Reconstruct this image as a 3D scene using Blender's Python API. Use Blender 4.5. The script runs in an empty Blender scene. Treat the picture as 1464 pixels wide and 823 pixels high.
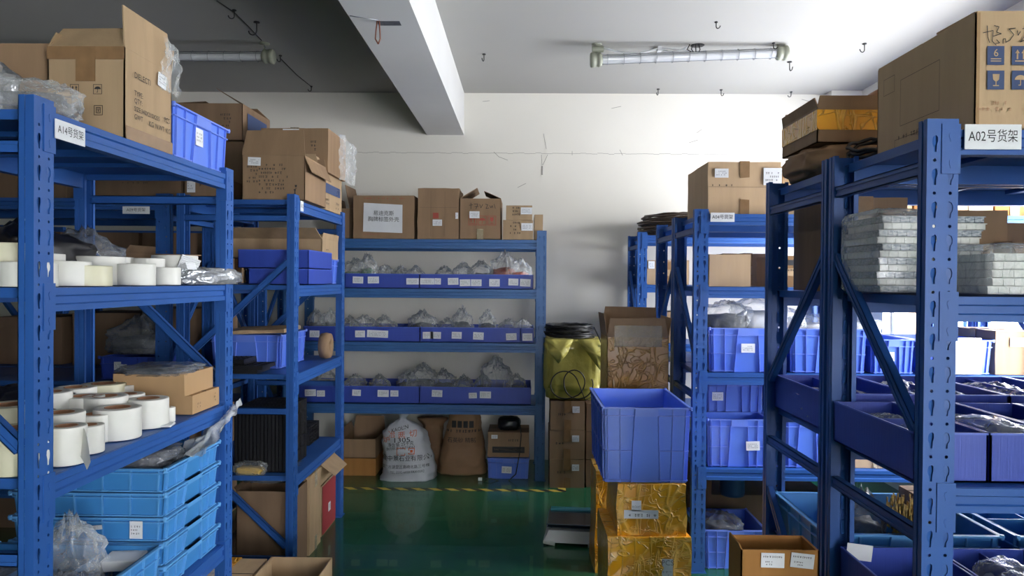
import bpy, math, random
from mathutils import Vector, Matrix, noise
from mathutils.bvhtree import BVHTree
R = math.radians
rnd = random.Random(7)
SC = bpy.context.scene
COL = SC.collection

# ------------------------------------------------------------------ camera
F, W_, H_ = 1040.0, 1464, 823
CAMZ = 1.6
_yaw, _pitch, _roll = 16/1040.0, 0.0101, 0.008
_r0 = Vector((math.cos(_yaw), math.sin(_yaw), 0))
_fw = Vector((-math.sin(_yaw)*math.cos(_pitch), math.cos(_yaw)*math.cos(_pitch), -math.sin(_pitch)))
_u0 = _r0.cross(_fw)
_cr = _r0*math.cos(_roll) + _u0*math.sin(_roll)
_cu = _u0*math.cos(_roll) - _r0*math.sin(_roll)
cam_d = bpy.data.cameras.new('camera'); cam = bpy.data.objects.new('camera', cam_d); COL.objects.link(cam)
cam.matrix_world = Matrix(((_cr.x, _cu.x, -_fw.x, 0), (_cr.y, _cu.y, -_fw.y, 0), (_cr.z, _cu.z, -_fw.z, CAMZ), (0, 0, 0, 1)))
cam_d.sensor_width = 36; cam_d.lens = 36*F/W_; cam_d.clip_start = .05
SC.camera = cam

def P(px, py, Y=None, X=None, Z=None):
    """the point of the room that the photograph shows at px, py, on the plane Y, X or Z"""
    d = _fw*F + _cr*(px-W_/2) - _cu*(py-H_/2)
    t = Y/d.y if Y is not None else (X/d.x if X is not None else (Z-CAMZ)/d.z)
    return Vector((0, 0, CAMZ)) + d*t
def xr(px, Y, py=400): return P(px, py, Y=Y).x
def zr(py, px, Y): return P(px, py, Y=Y).z
def yl(px, X, py=400): return P(px, py, X=X).y

# ------------------------------------------------------------------ materials
MATS = {}
def srgb(c):
    if isinstance(c, str):
        c = [int(c[i:i+2], 16)/255 for i in (0, 2, 4)]
    return tuple((v/12.92 if v <= .04045 else ((v+.055)/1.055)**2.4) for v in c) + (1,)
def mat(key, col, rough=.5, metal=0, noise_amt=0., noise_scale=8., bump=0., bump_scale=60., stretch=(1, 1, 1), spec=.5, coat=0., col2=None, trans=0., bump_dist=.002):
    if key in MATS: return MATS[key]
    m = bpy.data.materials.new(key); m.use_nodes = True
    nt = m.node_tree; N = nt.nodes; L = nt.links
    b = N['Principled BSDF']
    b.inputs['Base Color'].default_value = srgb(col); b.inputs['Roughness'].default_value = rough
    b.inputs['Metallic'].default_value = metal; b.inputs['Specular IOR Level'].default_value = spec
    b.inputs['Coat Weight'].default_value = coat
    if trans: b.inputs['Transmission Weight'].default_value = trans
    tc = N.new('ShaderNodeTexCoord'); mp = N.new('ShaderNodeMapping'); mp.inputs['Scale'].default_value = stretch
    L.new(tc.outputs['Object'], mp.inputs['Vector'])
    if noise_amt > 0:
        n = N.new('ShaderNodeTexNoise'); n.inputs['Scale'].default_value = noise_scale; n.inputs['Detail'].default_value = 5
        L.new(mp.outputs[0], n.inputs['Vector'])
        r = N.new('ShaderNodeValToRGB'); r.color_ramp.elements[0].position = .35; r.color_ramp.elements[1].position = .68
        c = srgb(col); k = 1-noise_amt
        r.color_ramp.elements[0].color = srgb(col2) if col2 else (c[0]*k, c[1]*k, c[2]*k, 1); r.color_ramp.elements[1].color = c
        L.new(n.outputs[0], r.inputs[0]); L.new(r.outputs[0], b.inputs['Base Color'])
    if bump > 0:
        n2 = N.new('ShaderNodeTexNoise'); n2.inputs['Scale'].default_value = bump_scale; n2.inputs['Detail'].default_value = 4
        L.new(mp.outputs[0], n2.inputs['Vector'])
        bp = N.new('ShaderNodeBump'); bp.inputs['Strength'].default_value = bump; bp.inputs['Distance'].default_value = bump_dist
        L.new(n2.outputs[0], bp.inputs['Height']); L.new(bp.outputs[0], b.inputs['Normal'])
    MATS[key] = m
    return m
def film(key, col=(.92, .94, .95), opacity=.10, rough=.12, scale=22):
    """thin crumpled plastic film: mostly see-through, glossy on its folds"""
    if key in MATS: return MATS[key]
    m = bpy.data.materials.new(key); m.use_nodes = True
    nt = m.node_tree; N = nt.nodes; L = nt.links
    out = N['Material Output']; b = N['Principled BSDF']
    b.inputs['Base Color'].default_value = srgb(col); b.inputs['Roughness'].default_value = rough; b.inputs['Coat Weight'].default_value = .6
    b.inputs['Specular IOR Level'].default_value = .8
    tc = N.new('ShaderNodeTexCoord'); n = N.new('ShaderNodeTexNoise'); n.inputs['Scale'].default_value = scale; n.inputs['Detail'].default_value = 4
    n.inputs['Distortion'].default_value = 1.2
    L.new(tc.outputs['Object'], n.inputs['Vector'])
    bp = N.new('ShaderNodeBump'); bp.inputs['Strength'].default_value = .9; bp.inputs['Distance'].default_value = .012
    L.new(n.outputs[0], bp.inputs['Height']); L.new(bp.outputs[0], b.inputs['Normal'])
    lw = N.new('ShaderNodeLayerWeight'); lw.inputs['Blend'].default_value = .35; L.new(bp.outputs[0], lw.inputs['Normal'])
    mr = N.new('ShaderNodeMapRange'); mr.inputs['To Min'].default_value = opacity; mr.inputs['To Max'].default_value = min(1, opacity+.5)
    L.new(lw.outputs['Facing'], mr.inputs['Value'])
    t = N.new('ShaderNodeBsdfTransparent'); mx = N.new('ShaderNodeMixShader')
    L.new(mr.outputs[0], mx.inputs[0]); L.new(t.outputs[0], mx.inputs[1]); L.new(b.outputs[0], mx.inputs[2])
    L.new(mx.outputs[0], out.inputs['Surface'])
    MATS[key] = m
    return m
RB = mat('rack_blue', '2a589f', .42, spec=.35, noise_amt=.10, noise_scale=5, bump=.08, bump_scale=140)
RB2 = mat('rack_teal_blue', '32629a', .4, noise_amt=.12, noise_scale=5, bump=.08, bump_scale=140)
TOTE = mat('tote_blue_plastic', '567cde', .38, noise_amt=.08, noise_scale=4, coat=.15)
TOTE_L = mat('light_blue_plastic', '3f86c6', .36, noise_amt=.08, noise_scale=4, coat=.15)
BIN = mat('hollow_board_blue', '2c46a6', .42, bump=.25, bump_scale=50, stretch=(6, 6, .2), noise_amt=.08)
BINE = mat('hollow_board_edge', '4a63c0', .4)
TOTER = mat('tote_blue_rim_highlight', '6480d8', .35)  # lighter tone paints the highlights caught by tote rims and ribs
TOTELR = mat('light_blue_rim_highlight', '5c9cd4', .35)  # same painted highlight for the light blue crates
PRN = mat('printed_grey', '6c6e74', .7)
LABEL = mat('label_paper', 'dfe1e4', .55, noise_amt=.06, noise_scale=30)
PAPER = mat('paper_white', 'd9dcdf', .6, noise_amt=.05, noise_scale=12, bump=.2, bump_scale=9)
INK = mat('ink_dark', '2b2a2c', .7)
INKB = mat('ink_blue', '3a4a70', .7)
INKR = mat('ink_red', 'a24a3c', .7)
INKO = mat('ink_orange', 'c25a2a', .7)
def card(key, col, dark=.16): return mat(key, col, .72, noise_amt=dark, noise_scale=3.2, bump=.22, bump_scale=26, stretch=(5, 5, .5), spec=.25)
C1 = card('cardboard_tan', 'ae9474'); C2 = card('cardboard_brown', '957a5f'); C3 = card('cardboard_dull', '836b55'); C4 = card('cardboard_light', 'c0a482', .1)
C5 = card('cardboard_orange', 'a8763f'); C6 = card('cardboard_kraft', 'ad8c66', .06)
CIN = card('cardboard_inside', 'a88763', .1)
TAPE = mat('packing_tape', '8f6f4e', .22, noise_amt=.2, noise_scale=20, coat=.4)
TAPEC = film('clear_tape', (.80, .74, .62), .35, .15, 40)
def wrapmat(key, col, col2, line):
    m = bpy.data.materials.new(key); m.use_nodes = True; nt = m.node_tree; N = nt.nodes; L = nt.links; b = N['Principled BSDF']
    b.inputs['Roughness'].default_value = .3; b.inputs['Coat Weight'].default_value = .35; b.inputs['Coat Roughness'].default_value = .15
    tc = N.new('ShaderNodeTexCoord'); hs = []
    for sc, st, wd in ((5, (1.6, 1.6, .55), .035), (9, (.7, .7, 1.5), .03), (3, (1, 1, .35), .02)):
        mp = N.new('ShaderNodeMapping'); mp.inputs['Scale'].default_value = st; L.new(tc.outputs['Object'], mp.inputs[0])
        n = N.new('ShaderNodeTexNoise'); n.inputs['Scale'].default_value = sc; n.inputs['Detail'].default_value = 2; n.inputs['Distortion'].default_value = 1.5; L.new(mp.outputs[0], n.inputs[0])
        a = N.new('ShaderNodeMath'); a.operation = 'SUBTRACT'; a.inputs[1].default_value = .5; L.new(n.outputs[0], a.inputs[0])
        c = N.new('ShaderNodeMath'); c.operation = 'ABSOLUTE'; L.new(a.outputs[0], c.inputs[0])
        r = N.new('ShaderNodeMapRange'); r.inputs['From Max'].default_value = wd; r.inputs['To Min'].default_value = 1; r.inputs['To Max'].default_value = 0; L.new(c.outputs[0], r.inputs[0]); hs.append(r)
    ad = N.new('ShaderNodeMath'); ad.operation = 'MAXIMUM'; L.new(hs[0].outputs[0], ad.inputs[0]); L.new(hs[1].outputs[0], ad.inputs[1])
    ad2 = N.new('ShaderNodeMath'); ad2.operation = 'MAXIMUM'; L.new(ad.outputs[0], ad2.inputs[0]); L.new(hs[2].outputs[0], ad2.inputs[1])
    n = N.new('ShaderNodeTexNoise'); n.inputs['Scale'].default_value = 5; L.new(tc.outputs['Object'], n.inputs[0])
    r1 = N.new('ShaderNodeValToRGB'); r1.color_ramp.elements[0].position = .38; r1.color_ramp.elements[1].position = .62; r1.color_ramp.elements[0].color = srgb(col2); r1.color_ramp.elements[1].color = srgb(col); L.new(n.outputs[0], r1.inputs[0])
    mx = N.new('ShaderNodeMixRGB'); mx.inputs[2].default_value = srgb(line); sc_ = N.new('ShaderNodeMath'); sc_.operation = 'MULTIPLY'; sc_.inputs[1].default_value = .7; L.new(ad2.outputs[0], sc_.inputs[0]); L.new(sc_.outputs[0], mx.inputs[0]); L.new(r1.outputs[0], mx.inputs[1]); L.new(mx.outputs[0], b.inputs['Base Color'])
    bp = N.new('ShaderNodeBump'); bp.inputs['Strength'].default_value = .9; bp.inputs['Distance'].default_value = .006; L.new(ad2.outputs[0], bp.inputs['Height']); L.new(bp.outputs[0], b.inputs['Normal'])
    MATS[key] = m
    return m
YEL = wrapmat('yellow_tape_wrap', 'f2ac1c', 'dc9414', 'ffcc5e')
BRW = wrapmat('brown_tape_wrap', 'a8782e', '8e6226', 'bf9450')
BLK = mat('black_plastic', '15151a', .4, bump=.2, bump_scale=60)
BLKC = mat('black_cable', '141416', .45)
BRNC = mat('brown_cable', '4b3c30', .45)
WSACK = mat('white_woven_sack', 'b8bcc2', .5, noise_amt=.12, noise_scale=9, bump=.3, bump_scale=300, coat=.2)
BSACK = mat('brown_paper_sack', '9a7858', .7, noise_amt=.2, noise_scale=5, bump=.4, bump_scale=14)
YSACK = mat('yellow_woven_sack', 'b8ac4e', .5, noise_amt=.25, noise_scale=6, bump=.5, bump_scale=18, coat=.15, bump_dist=.008)
ROLLP = mat('label_roll_paper', 'dad9d2', .5, noise_amt=.05, noise_scale=20)
ROLLY = mat('backing_paper_cream', 'd3cfb4', .45, noise_amt=.06, noise_scale=16)
CORE = mat('cardboard_core', '9a6f52', .7)
FILM = film('clear_film', opacity=.09)
FILMD = film('smoky_film', (.5, .52, .55), .30, .1)
SILV = mat('silver_antistatic_film', 'b4b8bc', .22, metal=.55, bump=.8, bump_scale=14, noise_amt=.4, noise_scale=9, bump_dist=.02)
GREYC = mat('grey_components', '5d6068', .6, noise_amt=.4, noise_scale=60)
GREENC = mat('green_circuit_boards', '2f7a4c', .5, noise_amt=.6, noise_scale=45, col2='9aa8a0')
REDC = mat('red_wires', 'b4563a', .5, noise_amt=.4, noise_scale=30)
STEEL = mat('zinc_steel', '8d9196', .35, metal=.8)
FIXG = mat('fixture_grey_paint', '8c8f80', .5)
GLASS_T = mat('tube_glass', 'c9ccd0', .15, spec=.8, coat=.5)

# ------------------------------------------------------------------ mesh builder
class MB:
    def __init__(s): s.v = []; s.f = []; s.mi = []; s.m = 0; s.sm = False; s.fs = []
    def add(s, vs, fs):
        b = len(s.v); s.v += [tuple(v) for v in vs]
        for f in fs: s.f.append([b+i for i in f]); s.mi.append(s.m); s.fs.append(s.sm)
        return s
    def hexa(s, p): return s.add(p, [(0, 3, 2, 1), (4, 5, 6, 7), (0, 1, 5, 4), (1, 2, 6, 5), (2, 3, 7, 6), (3, 0, 4, 7)])
    def box(s, x0, x1, y0, y1, z0, z1):
        if x0 > x1: x0, x1 = x1, x0
        if y0 > y1: y0, y1 = y1, y0
        if z0 > z1: z0, z1 = z1, z0
        return s.hexa([(x0, y0, z0), (x1, y0, z0), (x1, y1, z0), (x0, y1, z0), (x0, y0, z1), (x1, y0, z1), (x1, y1, z1), (x0, y1, z1)])
    def bev(s, x0, x1, y0, y1, z0, z1, b=.004):
        """box with chamfered edges"""
        vs = []; 
        for sx in (0, 1):
            for sy in (0, 1):
                for sz in (0, 1):
                    X = (x0, x1)[sx]; Y = (y0, y1)[sy]; Z = (z0, z1)[sz]
                    ix = b*(1-2*sx); iy = b*(1-2*sy); iz = b*(1-2*sz)
                    vs += [(X, Y+iy, Z+iz), (X+ix, Y, Z+iz), (X+ix, Y+iy, Z)]
        g = lambda a, c, d, k: (a*4+c*2+d)*3+k
        fs = [(g(0,0,0,0), g(0,0,1,0), g(0,1,1,0), g(0,1,0,0)), (g(1,0,0,0), g(1,1,0,0), g(1,1,1,0), g(1,0,1,0)),
              (g(0,0,0,1), g(1,0,0,1), g(1,0,1,1), g(0,0,1,1)), (g(0,1,0,1), g(0,1,1,1), g(1,1,1,1), g(1,1,0,1)),
              (g(0,0,0,2), g(0,1,0,2), g(1,1,0,2), g(1,0,0,2)), (g(0,0,1,2), g(1,0,1,2), g(1,1,1,2), g(0,1,1,2))]
        for a in (0, 1):
            for c in (0, 1):
                fs.append((g(a,c,0,0), g(a,c,0,1), g(a,c,1,1), g(a,c,1,0)) if (a ^ c) == 0 else (g(a,c,0,1), g(a,c,0,0), g(a,c,1,0), g(a,c,1,1)))
                fs.append((g(a,0,c,0), g(a,0,c,2), g(a,1,c,2), g(a,1,c,0)) if (a ^ c) == 1 else (g(a,0,c,2), g(a,0,c,0), g(a,1,c,0), g(a,1,c,2)))
                fs.append((g(0,a,c,1), g(0,a,c,2), g(1,a,c,2), g(1,a,c,1)) if (a ^ c) == 0 else (g(0,a,c,2), g(0,a,c,1), g(1,a,c,1), g(1,a,c,2)))
                for d in (0, 1):
                    t = (g(a,c,d,0), g(a,c,d,1), g(a,c,d,2)); fs.append(t if (a ^ c ^ d) == 1 else t[::-1])
        return s.add(vs, fs)
    def prism(s, pts, o, u, v, n, th):
        """polygon pts (u,v) on a plane at o, thickened along n"""
        o, u, v, n = map(Vector, (o, u, v, n)); k = len(pts)
        a = [o+u*p[0]+v*p[1] for p in pts]; b = [q+n*th for q in a]
        return s.add(a+b, [tuple(range(k))[::-1], tuple(range(k, 2*k))] + [(i, (i+1) % k, k+(i+1) % k, k+i) for i in range(k)])
    def cyl(s, p0, p1, r0, r1=None, n=12, caps=True):
        p0, p1 = Vector(p0), Vector(p1); r1 = r0 if r1 is None else r1
        d = (p1-p0).normalized(); a = d.orthogonal().normalized(); b = d.cross(a)
        vs = []
        for p, r in ((p0, r0), (p1, r1)):
            vs += [p+(a*math.cos(2*math.pi*i/n)+b*math.sin(2*math.pi*i/n))*r for i in range(n)]
        fs = [(i, (i+1) % n, n+(i+1) % n, n+i) for i in range(n)]
        sm = s.sm; s.sm = True; s.add(vs, fs); s.sm = False
        if caps: s.add(vs, [tuple(range(n))[::-1], tuple(range(n, 2*n))])
        s.sm = sm; return s
    def tube(s, pts, r, n=6, closed=False):
        pts = [Vector(p) for p in pts]; k = len(pts); vs = []; a = None
        for i, p in enumerate(pts):
            d = (pts[(i+1) % k] - pts[i-1]) if (closed or 0 < i < k-1) else (pts[1]-pts[0] if i == 0 else pts[-1]-pts[-2])
            d.normalize()
            a = d.orthogonal() if a is None else (a-d*a.dot(d)); a = a.normalized() if a.length > 1e-6 else d.orthogonal().normalized(); b = d.cross(a)
            rr = r[i] if isinstance(r, (list, tuple)) else r
            vs += [p+(a*math.cos(2*math.pi*j/n)+b*math.sin(2*math.pi*j/n))*rr for j in range(n)]
        fs = [(i*n+j, i*n+(j+1) % n, (i+1) % k*n+(j+1) % n, (i+1) % k*n+j) for i in range(k if closed else k-1) for j in range(n)]
        if not closed: fs += [tuple(range(n))[::-1], tuple(range((k-1)*n, k*n))]
        s.sm = True; s.add(vs, fs); s.sm = False
        return s
    def lathe(s, prof, c=(0, 0, 0), ax='z', n=24, closed=False):
        """prof: (radius, height)"""
        k = len(prof); vs = []
        for r, h in prof:
            for j in range(n):
                x, y = r*math.cos(2*math.pi*j/n), r*math.sin(2*math.pi*j/n)
                p = {'z': (x, y, h), 'x': (h, x, y), 'y': (y, h, x)}[ax]; vs.append((p[0]+c[0], p[1]+c[1], p[2]+c[2]))
        fs = [(i*n+j, i*n+(j+1) % n, (i+1) % k*n+(j+1) % n, (i+1) % k*n+j) for i in range(k if closed else k-1) for j in range(n)]
        sm = s.sm; s.sm = True; s.add(vs, fs); s.sm = sm
        return s
    def mesh(s, name, mats):
        me = bpy.data.meshes.new(name); me.from_pydata(s.v, [], s.f)
        for m in (mats if isinstance(mats, (list, tuple)) else [mats]): me.materials.append(m)
        me.polygons.foreach_set('material_index', s.mi); me.polygons.foreach_set('use_smooth', s.fs); me.update()
        return me
def obj(name, me, parent=None, loc=(0, 0, 0), rot=(0, 0, 0), mats=None):
    if isinstance(me, MB): me = me.mesh(name, mats)
    o = bpy.data.objects.new(name, me); COL.objects.link(o); o.parent = parent; o.location = loc; o.rotation_euler = rot
    return o
def tag(o, label, cat, group=None, kind=None):
    if label: o['label'] = label
    if cat: o['category'] = cat
    if group: o['group'] = group
    if kind: o['kind'] = kind
    return o
def thing(name, label, cat, loc, rz=0, group=None, tilt=(0, 0)):
    o = bpy.data.objects.new(name, None); COL.objects.link(o); o.location = loc; o.rotation_euler = (tilt[0], tilt[1], rz); o.empty_display_size = .05
    return tag(o, label, cat, group)
def struct(name, mb, m, parent=None):
    o = obj(name, mb, parent, mats=m)
    if parent is None: o['kind'] = 'structure'
    return o
def copy_thing(o, loc, rz, label=None, parent=None):
    c = o.copy(); COL.objects.link(c)
    if parent is not None: c.parent = parent
    else:
        c.location = loc; c.rotation_euler = (0, 0, rz)
        if label: c['label'] = label
    for ch in list(o.children): copy_thing(ch, None, None, None, c)
    return c

# text as flat mesh, u to the right, v up, in the xy-plane, centred; size = cap height-ish
_tx = {}
def text_geo(s, size, align='CENTER'):
    k = (s, align)
    if k not in _tx:
        c = bpy.data.curves.new('t', 'FONT'); c.body = s; c.align_x = align; c.align_y = 'CENTER'; c.size = 1; c.resolution_u = 2; c.space_line = .95
        o = bpy.data.objects.new('t', c); COL.objects.link(o)
        dg = bpy.context.evaluated_depsgraph_get(); me = bpy.data.meshes.new_from_object(o.evaluated_get(dg))
        _tx[k] = ([(v.co.x, v.co.y) for v in me.vertices], [tuple(p.vertices) for p in me.polygons])
        bpy.data.objects.remove(o); bpy.data.curves.remove(c); bpy.data.meshes.remove(me)
    v, f = _tx[k]
    return [(x*size, y*size) for x, y in v], f
def face_frame(face, w, d, h):
    return {'F': (Vector((-w/2, -d/2, 0)), Vector((1, 0, 0)), Vector((0, 0, 1)), Vector((0, -1, 0)), w, h),
            'B': (Vector((w/2, d/2, 0)), Vector((-1, 0, 0)), Vector((0, 0, 1)), Vector((0, 1, 0)), w, h),
            'R': (Vector((w/2, -d/2, 0)), Vector((0, 1, 0)), Vector((0, 0, 1)), Vector((1, 0, 0)), d, h),
            'L': (Vector((-w/2, d/2, 0)), Vector((0, -1, 0)), Vector((0, 0, 1)), Vector((-1, 0, 0)), d, h),
            'T': (Vector((-w/2, -d/2, h)), Vector((1, 0, 0)), Vector((0, 1, 0)), Vector((0, 0, 1)), w, d)}[face]
def decal(mb, fr, u, v, geo, off=.0012, rot=0, sx=1):
    o, U, V, N, fw_, fh_ = fr
    vs, fs = geo; c, s_ = math.cos(rot), math.sin(rot)
    mb.add([o+U*(u*fw_+(x*c-y*s_)*sx)+V*(v*fh_+x*s_+y*c)+N*off for x, y in vs], fs)
def rect(w, h): return ([(-w/2, -h/2), (w/2, -h/2), (w/2, h/2), (-w/2, h/2)], [(0, 1, 2, 3)])
def poly(pts): return (pts, [tuple(range(len(pts)))])
def merge(*gs):
    vs, fs = [], []
    for v, f in gs: b = len(vs); vs += list(v); fs += [tuple(b+i for i in t) for t in f]
    return vs, fs
def shift(g, dx, dy): return [(x+dx, y+dy) for x, y in g[0]], g[1]
def ring(w, h, t): return merge(shift(rect(w, t), 0, h/2-t/2), shift(rect(w, t), 0, -h/2+t/2), shift(rect(t, h), -w/2+t/2, 0), shift(rect(t, h), w/2-t/2, 0))
def icon(kind, s, frame=True):
    g = [ring(s*.9, s, s*.05)] if frame else []
    if kind == 'up':
        for dx in (-.18, .18): g += [shift(rect(.09*s, .4*s), dx*s, -.02*s), poly([((dx-.13)*s, .12*s), ((dx+.13)*s, .12*s), (dx*s, .34*s)])]
        g += [shift(rect(.62*s, .06*s), 0, -.33*s)]
    elif kind == 'umbrella':
        g += [poly([(-.34*s, 0)]+[(.34*s*math.cos(a), .28*s*math.sin(a)) for a in [math.pi*(1-i/8) for i in range(9)]][1:]), shift(rect(.05*s, .36*s), 0, -.12*s), shift(rect(.14*s, .05*s), -.05*s, -.3*s)]
    elif kind == 'glass':
        g += [poly([(-.2*s, .34*s), (-.17*s, .02*s), (-.05*s, -.08*s), (.05*s, -.08*s), (.17*s, .02*s), (.2*s, .34*s)]), shift(rect(.05*s, .26*s), 0, -.18*s), shift(rect(.34*s, .06*s), 0, -.33*s)]
    elif kind == 'six':
        t = text_geo('6', s*.62); g += [shift(t, 0, .13*s), shift(rect(.6*s, .05*s), 0, -.2*s), shift(rect(.6*s, .05*s), 0, -.33*s)]
    elif kind == 'stack':
        g += [ring(.45*s, .6*s, .05*s), shift(rect(.3*s, .05*s), 0, .1*s), shift(rect(.06*s, .2*s), 0, -.06*s)]
    return merge(*g)
def scribble(w, h, rows=3, seed=0, fill=.7):
    """rows of small printed strokes"""
    r = random.Random(seed); g = []
    for i in range(rows):
        y = h/2-(i+.5)*h/rows; x = -w/2
        while x < w/2:
            a = r.uniform(.3, .8)*h/rows
            if r.random() < fill and x+a < w/2:
                g.append(shift(rect(a*.75, h/rows*.12), x+a/2, y+h/rows*r.uniform(.0, .22)))
                g.append(shift(rect(h/rows*.12, h/rows*.55), x+a/2*r.uniform(.5, 1.4), y))
                g.append(shift(rect(a*.6, h/rows*.1), x+a/2, y-h/rows*r.uniform(.05, .25)))
            x += a*1.15
    return merge(*g) if g else rect(.001, .001)
def hand(pts_list, t):
    """handwritten strokes"""
    g = []
    for pts in pts_list:
        for a, b in zip(pts, pts[1:]):
            d = Vector((b[0]-a[0], b[1]-a[1])); n = Vector((-d.y, d.x)); n = n.normalized()*t/2 if n.length else n
            g.append(([(a[0]+n.x, a[1]+n.y), (a[0]-n.x, a[1]-n.y), (b[0]-n.x, b[1]-n.y), (b[0]+n.x, b[1]+n.y)], [(0, 1, 2, 3)]))
    return merge(*g)
# ------------------------------------------------------------------ generators
def wob(w, d, h, amp=.003, seed=0, n=6, z0=0):
    """closed box of slightly bulging, dented board"""
    mb = MB(); mb.sm = False
    def pt(p):
        q = Vector((p[0]*9+seed*3.1, p[1]*9, p[2]*9)); v = noise.noise_vector(q)
        e = 1.0
        return (p[0]+v.x*amp*e, p[1]+v.y*amp*e, p[2]+(v.z*amp if p[2] > z0+.001 else 0))
    def grid(o, u, v):
        vs = [pt([o[k]+u[k]*i/n+v[k]*j/n for k in range(3)]) for j in range(n+1) for i in range(n+1)]
        mb.add(vs, [(j*(n+1)+i, j*(n+1)+i+1, (j+1)*(n+1)+i+1, (j+1)*(n+1)+i) for j in range(n) for i in range(n)])
    x, y = w/2, d/2
    grid((-x, -y, z0), (w, 0, 0), (0, 0, h)); grid((x, -y, z0), (0, d, 0), (0, 0, h)); grid((x, y, z0), (-w, 0, 0), (0, 0, h)); grid((-x, y, z0), (0, -d, 0), (0, 0, h))
    grid((-x, -y, z0+h), (w, 0, 0), (0, d, 0)); grid((-x, y, z0), (w, 0, 0), (0, -d, 0))
    return mb
def add_labels(root, w, d, h, labels, seed=0, size_h=None, pm=LABEL):
    for i, l in enumerate(labels):
        face, u, v, lw, lh = l[:5]; rot = l[5] if len(l) > 5 else 0; txt = l[6] if len(l) > 6 else None
        fr = face_frame(face, w, d, h); o, U, V, N, fw_, fh_ = fr
        mb = MB(); c, s_ = math.cos(rot), math.sin(rot)
        q = [(x*c-y*s_, x*s_+y*c) for x, y in [(-lw/2, -lh/2), (lw/2, -lh/2), (lw/2, lh/2), (-lw/2, lh/2)]]
        mb.prism([(u*fw_+a, v*fh_+b) for a, b in q], o+N*.0055, U, V, N, .0012)
        mb.m = 1
        g = text_geo(txt, lh*.5) if txt else scribble(lw*.8, lh*.6, 3 if lh > .035 else 2, seed*7+i, .75)
        decal(mb, fr, u, v, g, .0072, rot)
        obj('paper_label', mb, root, mats=[pm, INK if txt else PRN])
def add_marks(root, w, d, h, marks):
    by = {}
    for m in marks:
        face, u, v, g = m[:4]; mt = m[4] if len(m) > 4 else INK; rot = m[5] if len(m) > 5 else 0; sx = m[6] if len(m) > 6 else 1
        mb = by.setdefault(mt.name, (MB(), mt))[0]
        decal(mb, face_frame(face, w, d, h), u, v, g, .0045, rot, sx)
    for k, (mb, mt) in by.items(): obj('printed_marks', mb, root, mats=mt)
SEED = [0]
def carton(label, x0, x1, y0, y1, z, h, col=C1, rz=0, flaps=None, group=None, tape='F', marks=(), labels=(), name='cardboard_box', cat='box', amp=.003, inside=None, tapem=TAPE, tilt=(0, 0), shear=0):
    SEED[0] += 1; sd = SEED[0]
    w, d = abs(x1-x0), abs(y1-y0)
    r = thing(name, label, cat, ((x0+x1)/2, (y0+y1)/2, z), rz, group, tilt)
    t = .004
    if flaps is None:
        obj('box_body', wob(w, d, h, amp, sd), r, mats=col)
        mb = MB(); mb.box(-w/2, w/2, -.0008, .0008, h+.0001, h+.0022)
        obj('top_seam', mb, r, mats=INK)
    else:
        mb = MB()
        fl = h
        for (a, b, c, e) in ((-w/2, w/2, -d/2, -d/2+t), (-w/2, w/2, d/2-t, d/2), (-w/2, -w/2+t, -d/2, d/2), (w/2-t, w/2, -d/2, d/2)):
            mb.box(a, b, c, e, 0, h)
        mb.box(-w/2, w/2, -d/2, d/2, 0, t)
        obj('box_body', mb, r, mats=col)
        if inside: 
            ih = inside[0]; obj('contents', wob(w-.02, d-.02, ih, .006, sd, 8, .006), r, mats=inside[1])
        for face, ang, ln in flaps:
            o, U, V, N, fw_, fh_ = face_frame(face, w, d, h)
            a = R(ang); dr = V*math.cos(a)+N*math.sin(a); nn = N*math.cos(a)-V*math.sin(a)
            mb = MB(); tp = .012+.02*((sd*7+len(face)) % 3)/3
            mb.prism([(0, 0), (fw_, 0), (fw_-tp, ln), (tp*.6, ln*.97)], o+V*h-N*t, U, dr, nn, t)
            obj('flap', mb, r, mats=col)
    for tf in tape or '':
        fr = face_frame(tf, w, d, h); o, U, V, N, fw_, fh_ = fr; mb = MB()
        if flaps is None:
            mb.box(-.026, .026, -d/2-.004, d/2+.004, h+.0026, h+.0038) if tf in 'FB' else mb.box(-w/2-.004, w/2+.004, -.026, .026, h+.0026, h+.0038)
            mb.prism([(fw_/2-.026, fh_-min(.09, h*.4)), (fw_/2+.026, fh_-min(.09, h*.4)+.004), (fw_/2+.026, fh_+.003), (fw_/2-.026, fh_+.003)], o+N*.003, U, V, N, .0008)
        mb.prism([(fw_/2-.026, 0), (fw_/2+.026, 0), (fw_/2+.026, min(.08, h*.35)), (fw_/2-.026, min(.08, h*.35)+.004)], o+N*.003, U, V, N, .0008)
        obj('packing_tape', mb, r, mats=tapem)
    add_marks(r, w, d, h, marks); add_labels(r, w, d, h, labels, sd)
    return r
def small_print(face, u, v, w, h, rows, seed, m=INK): return (face, u, v, scribble(w, h, rows, seed), m)

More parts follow.
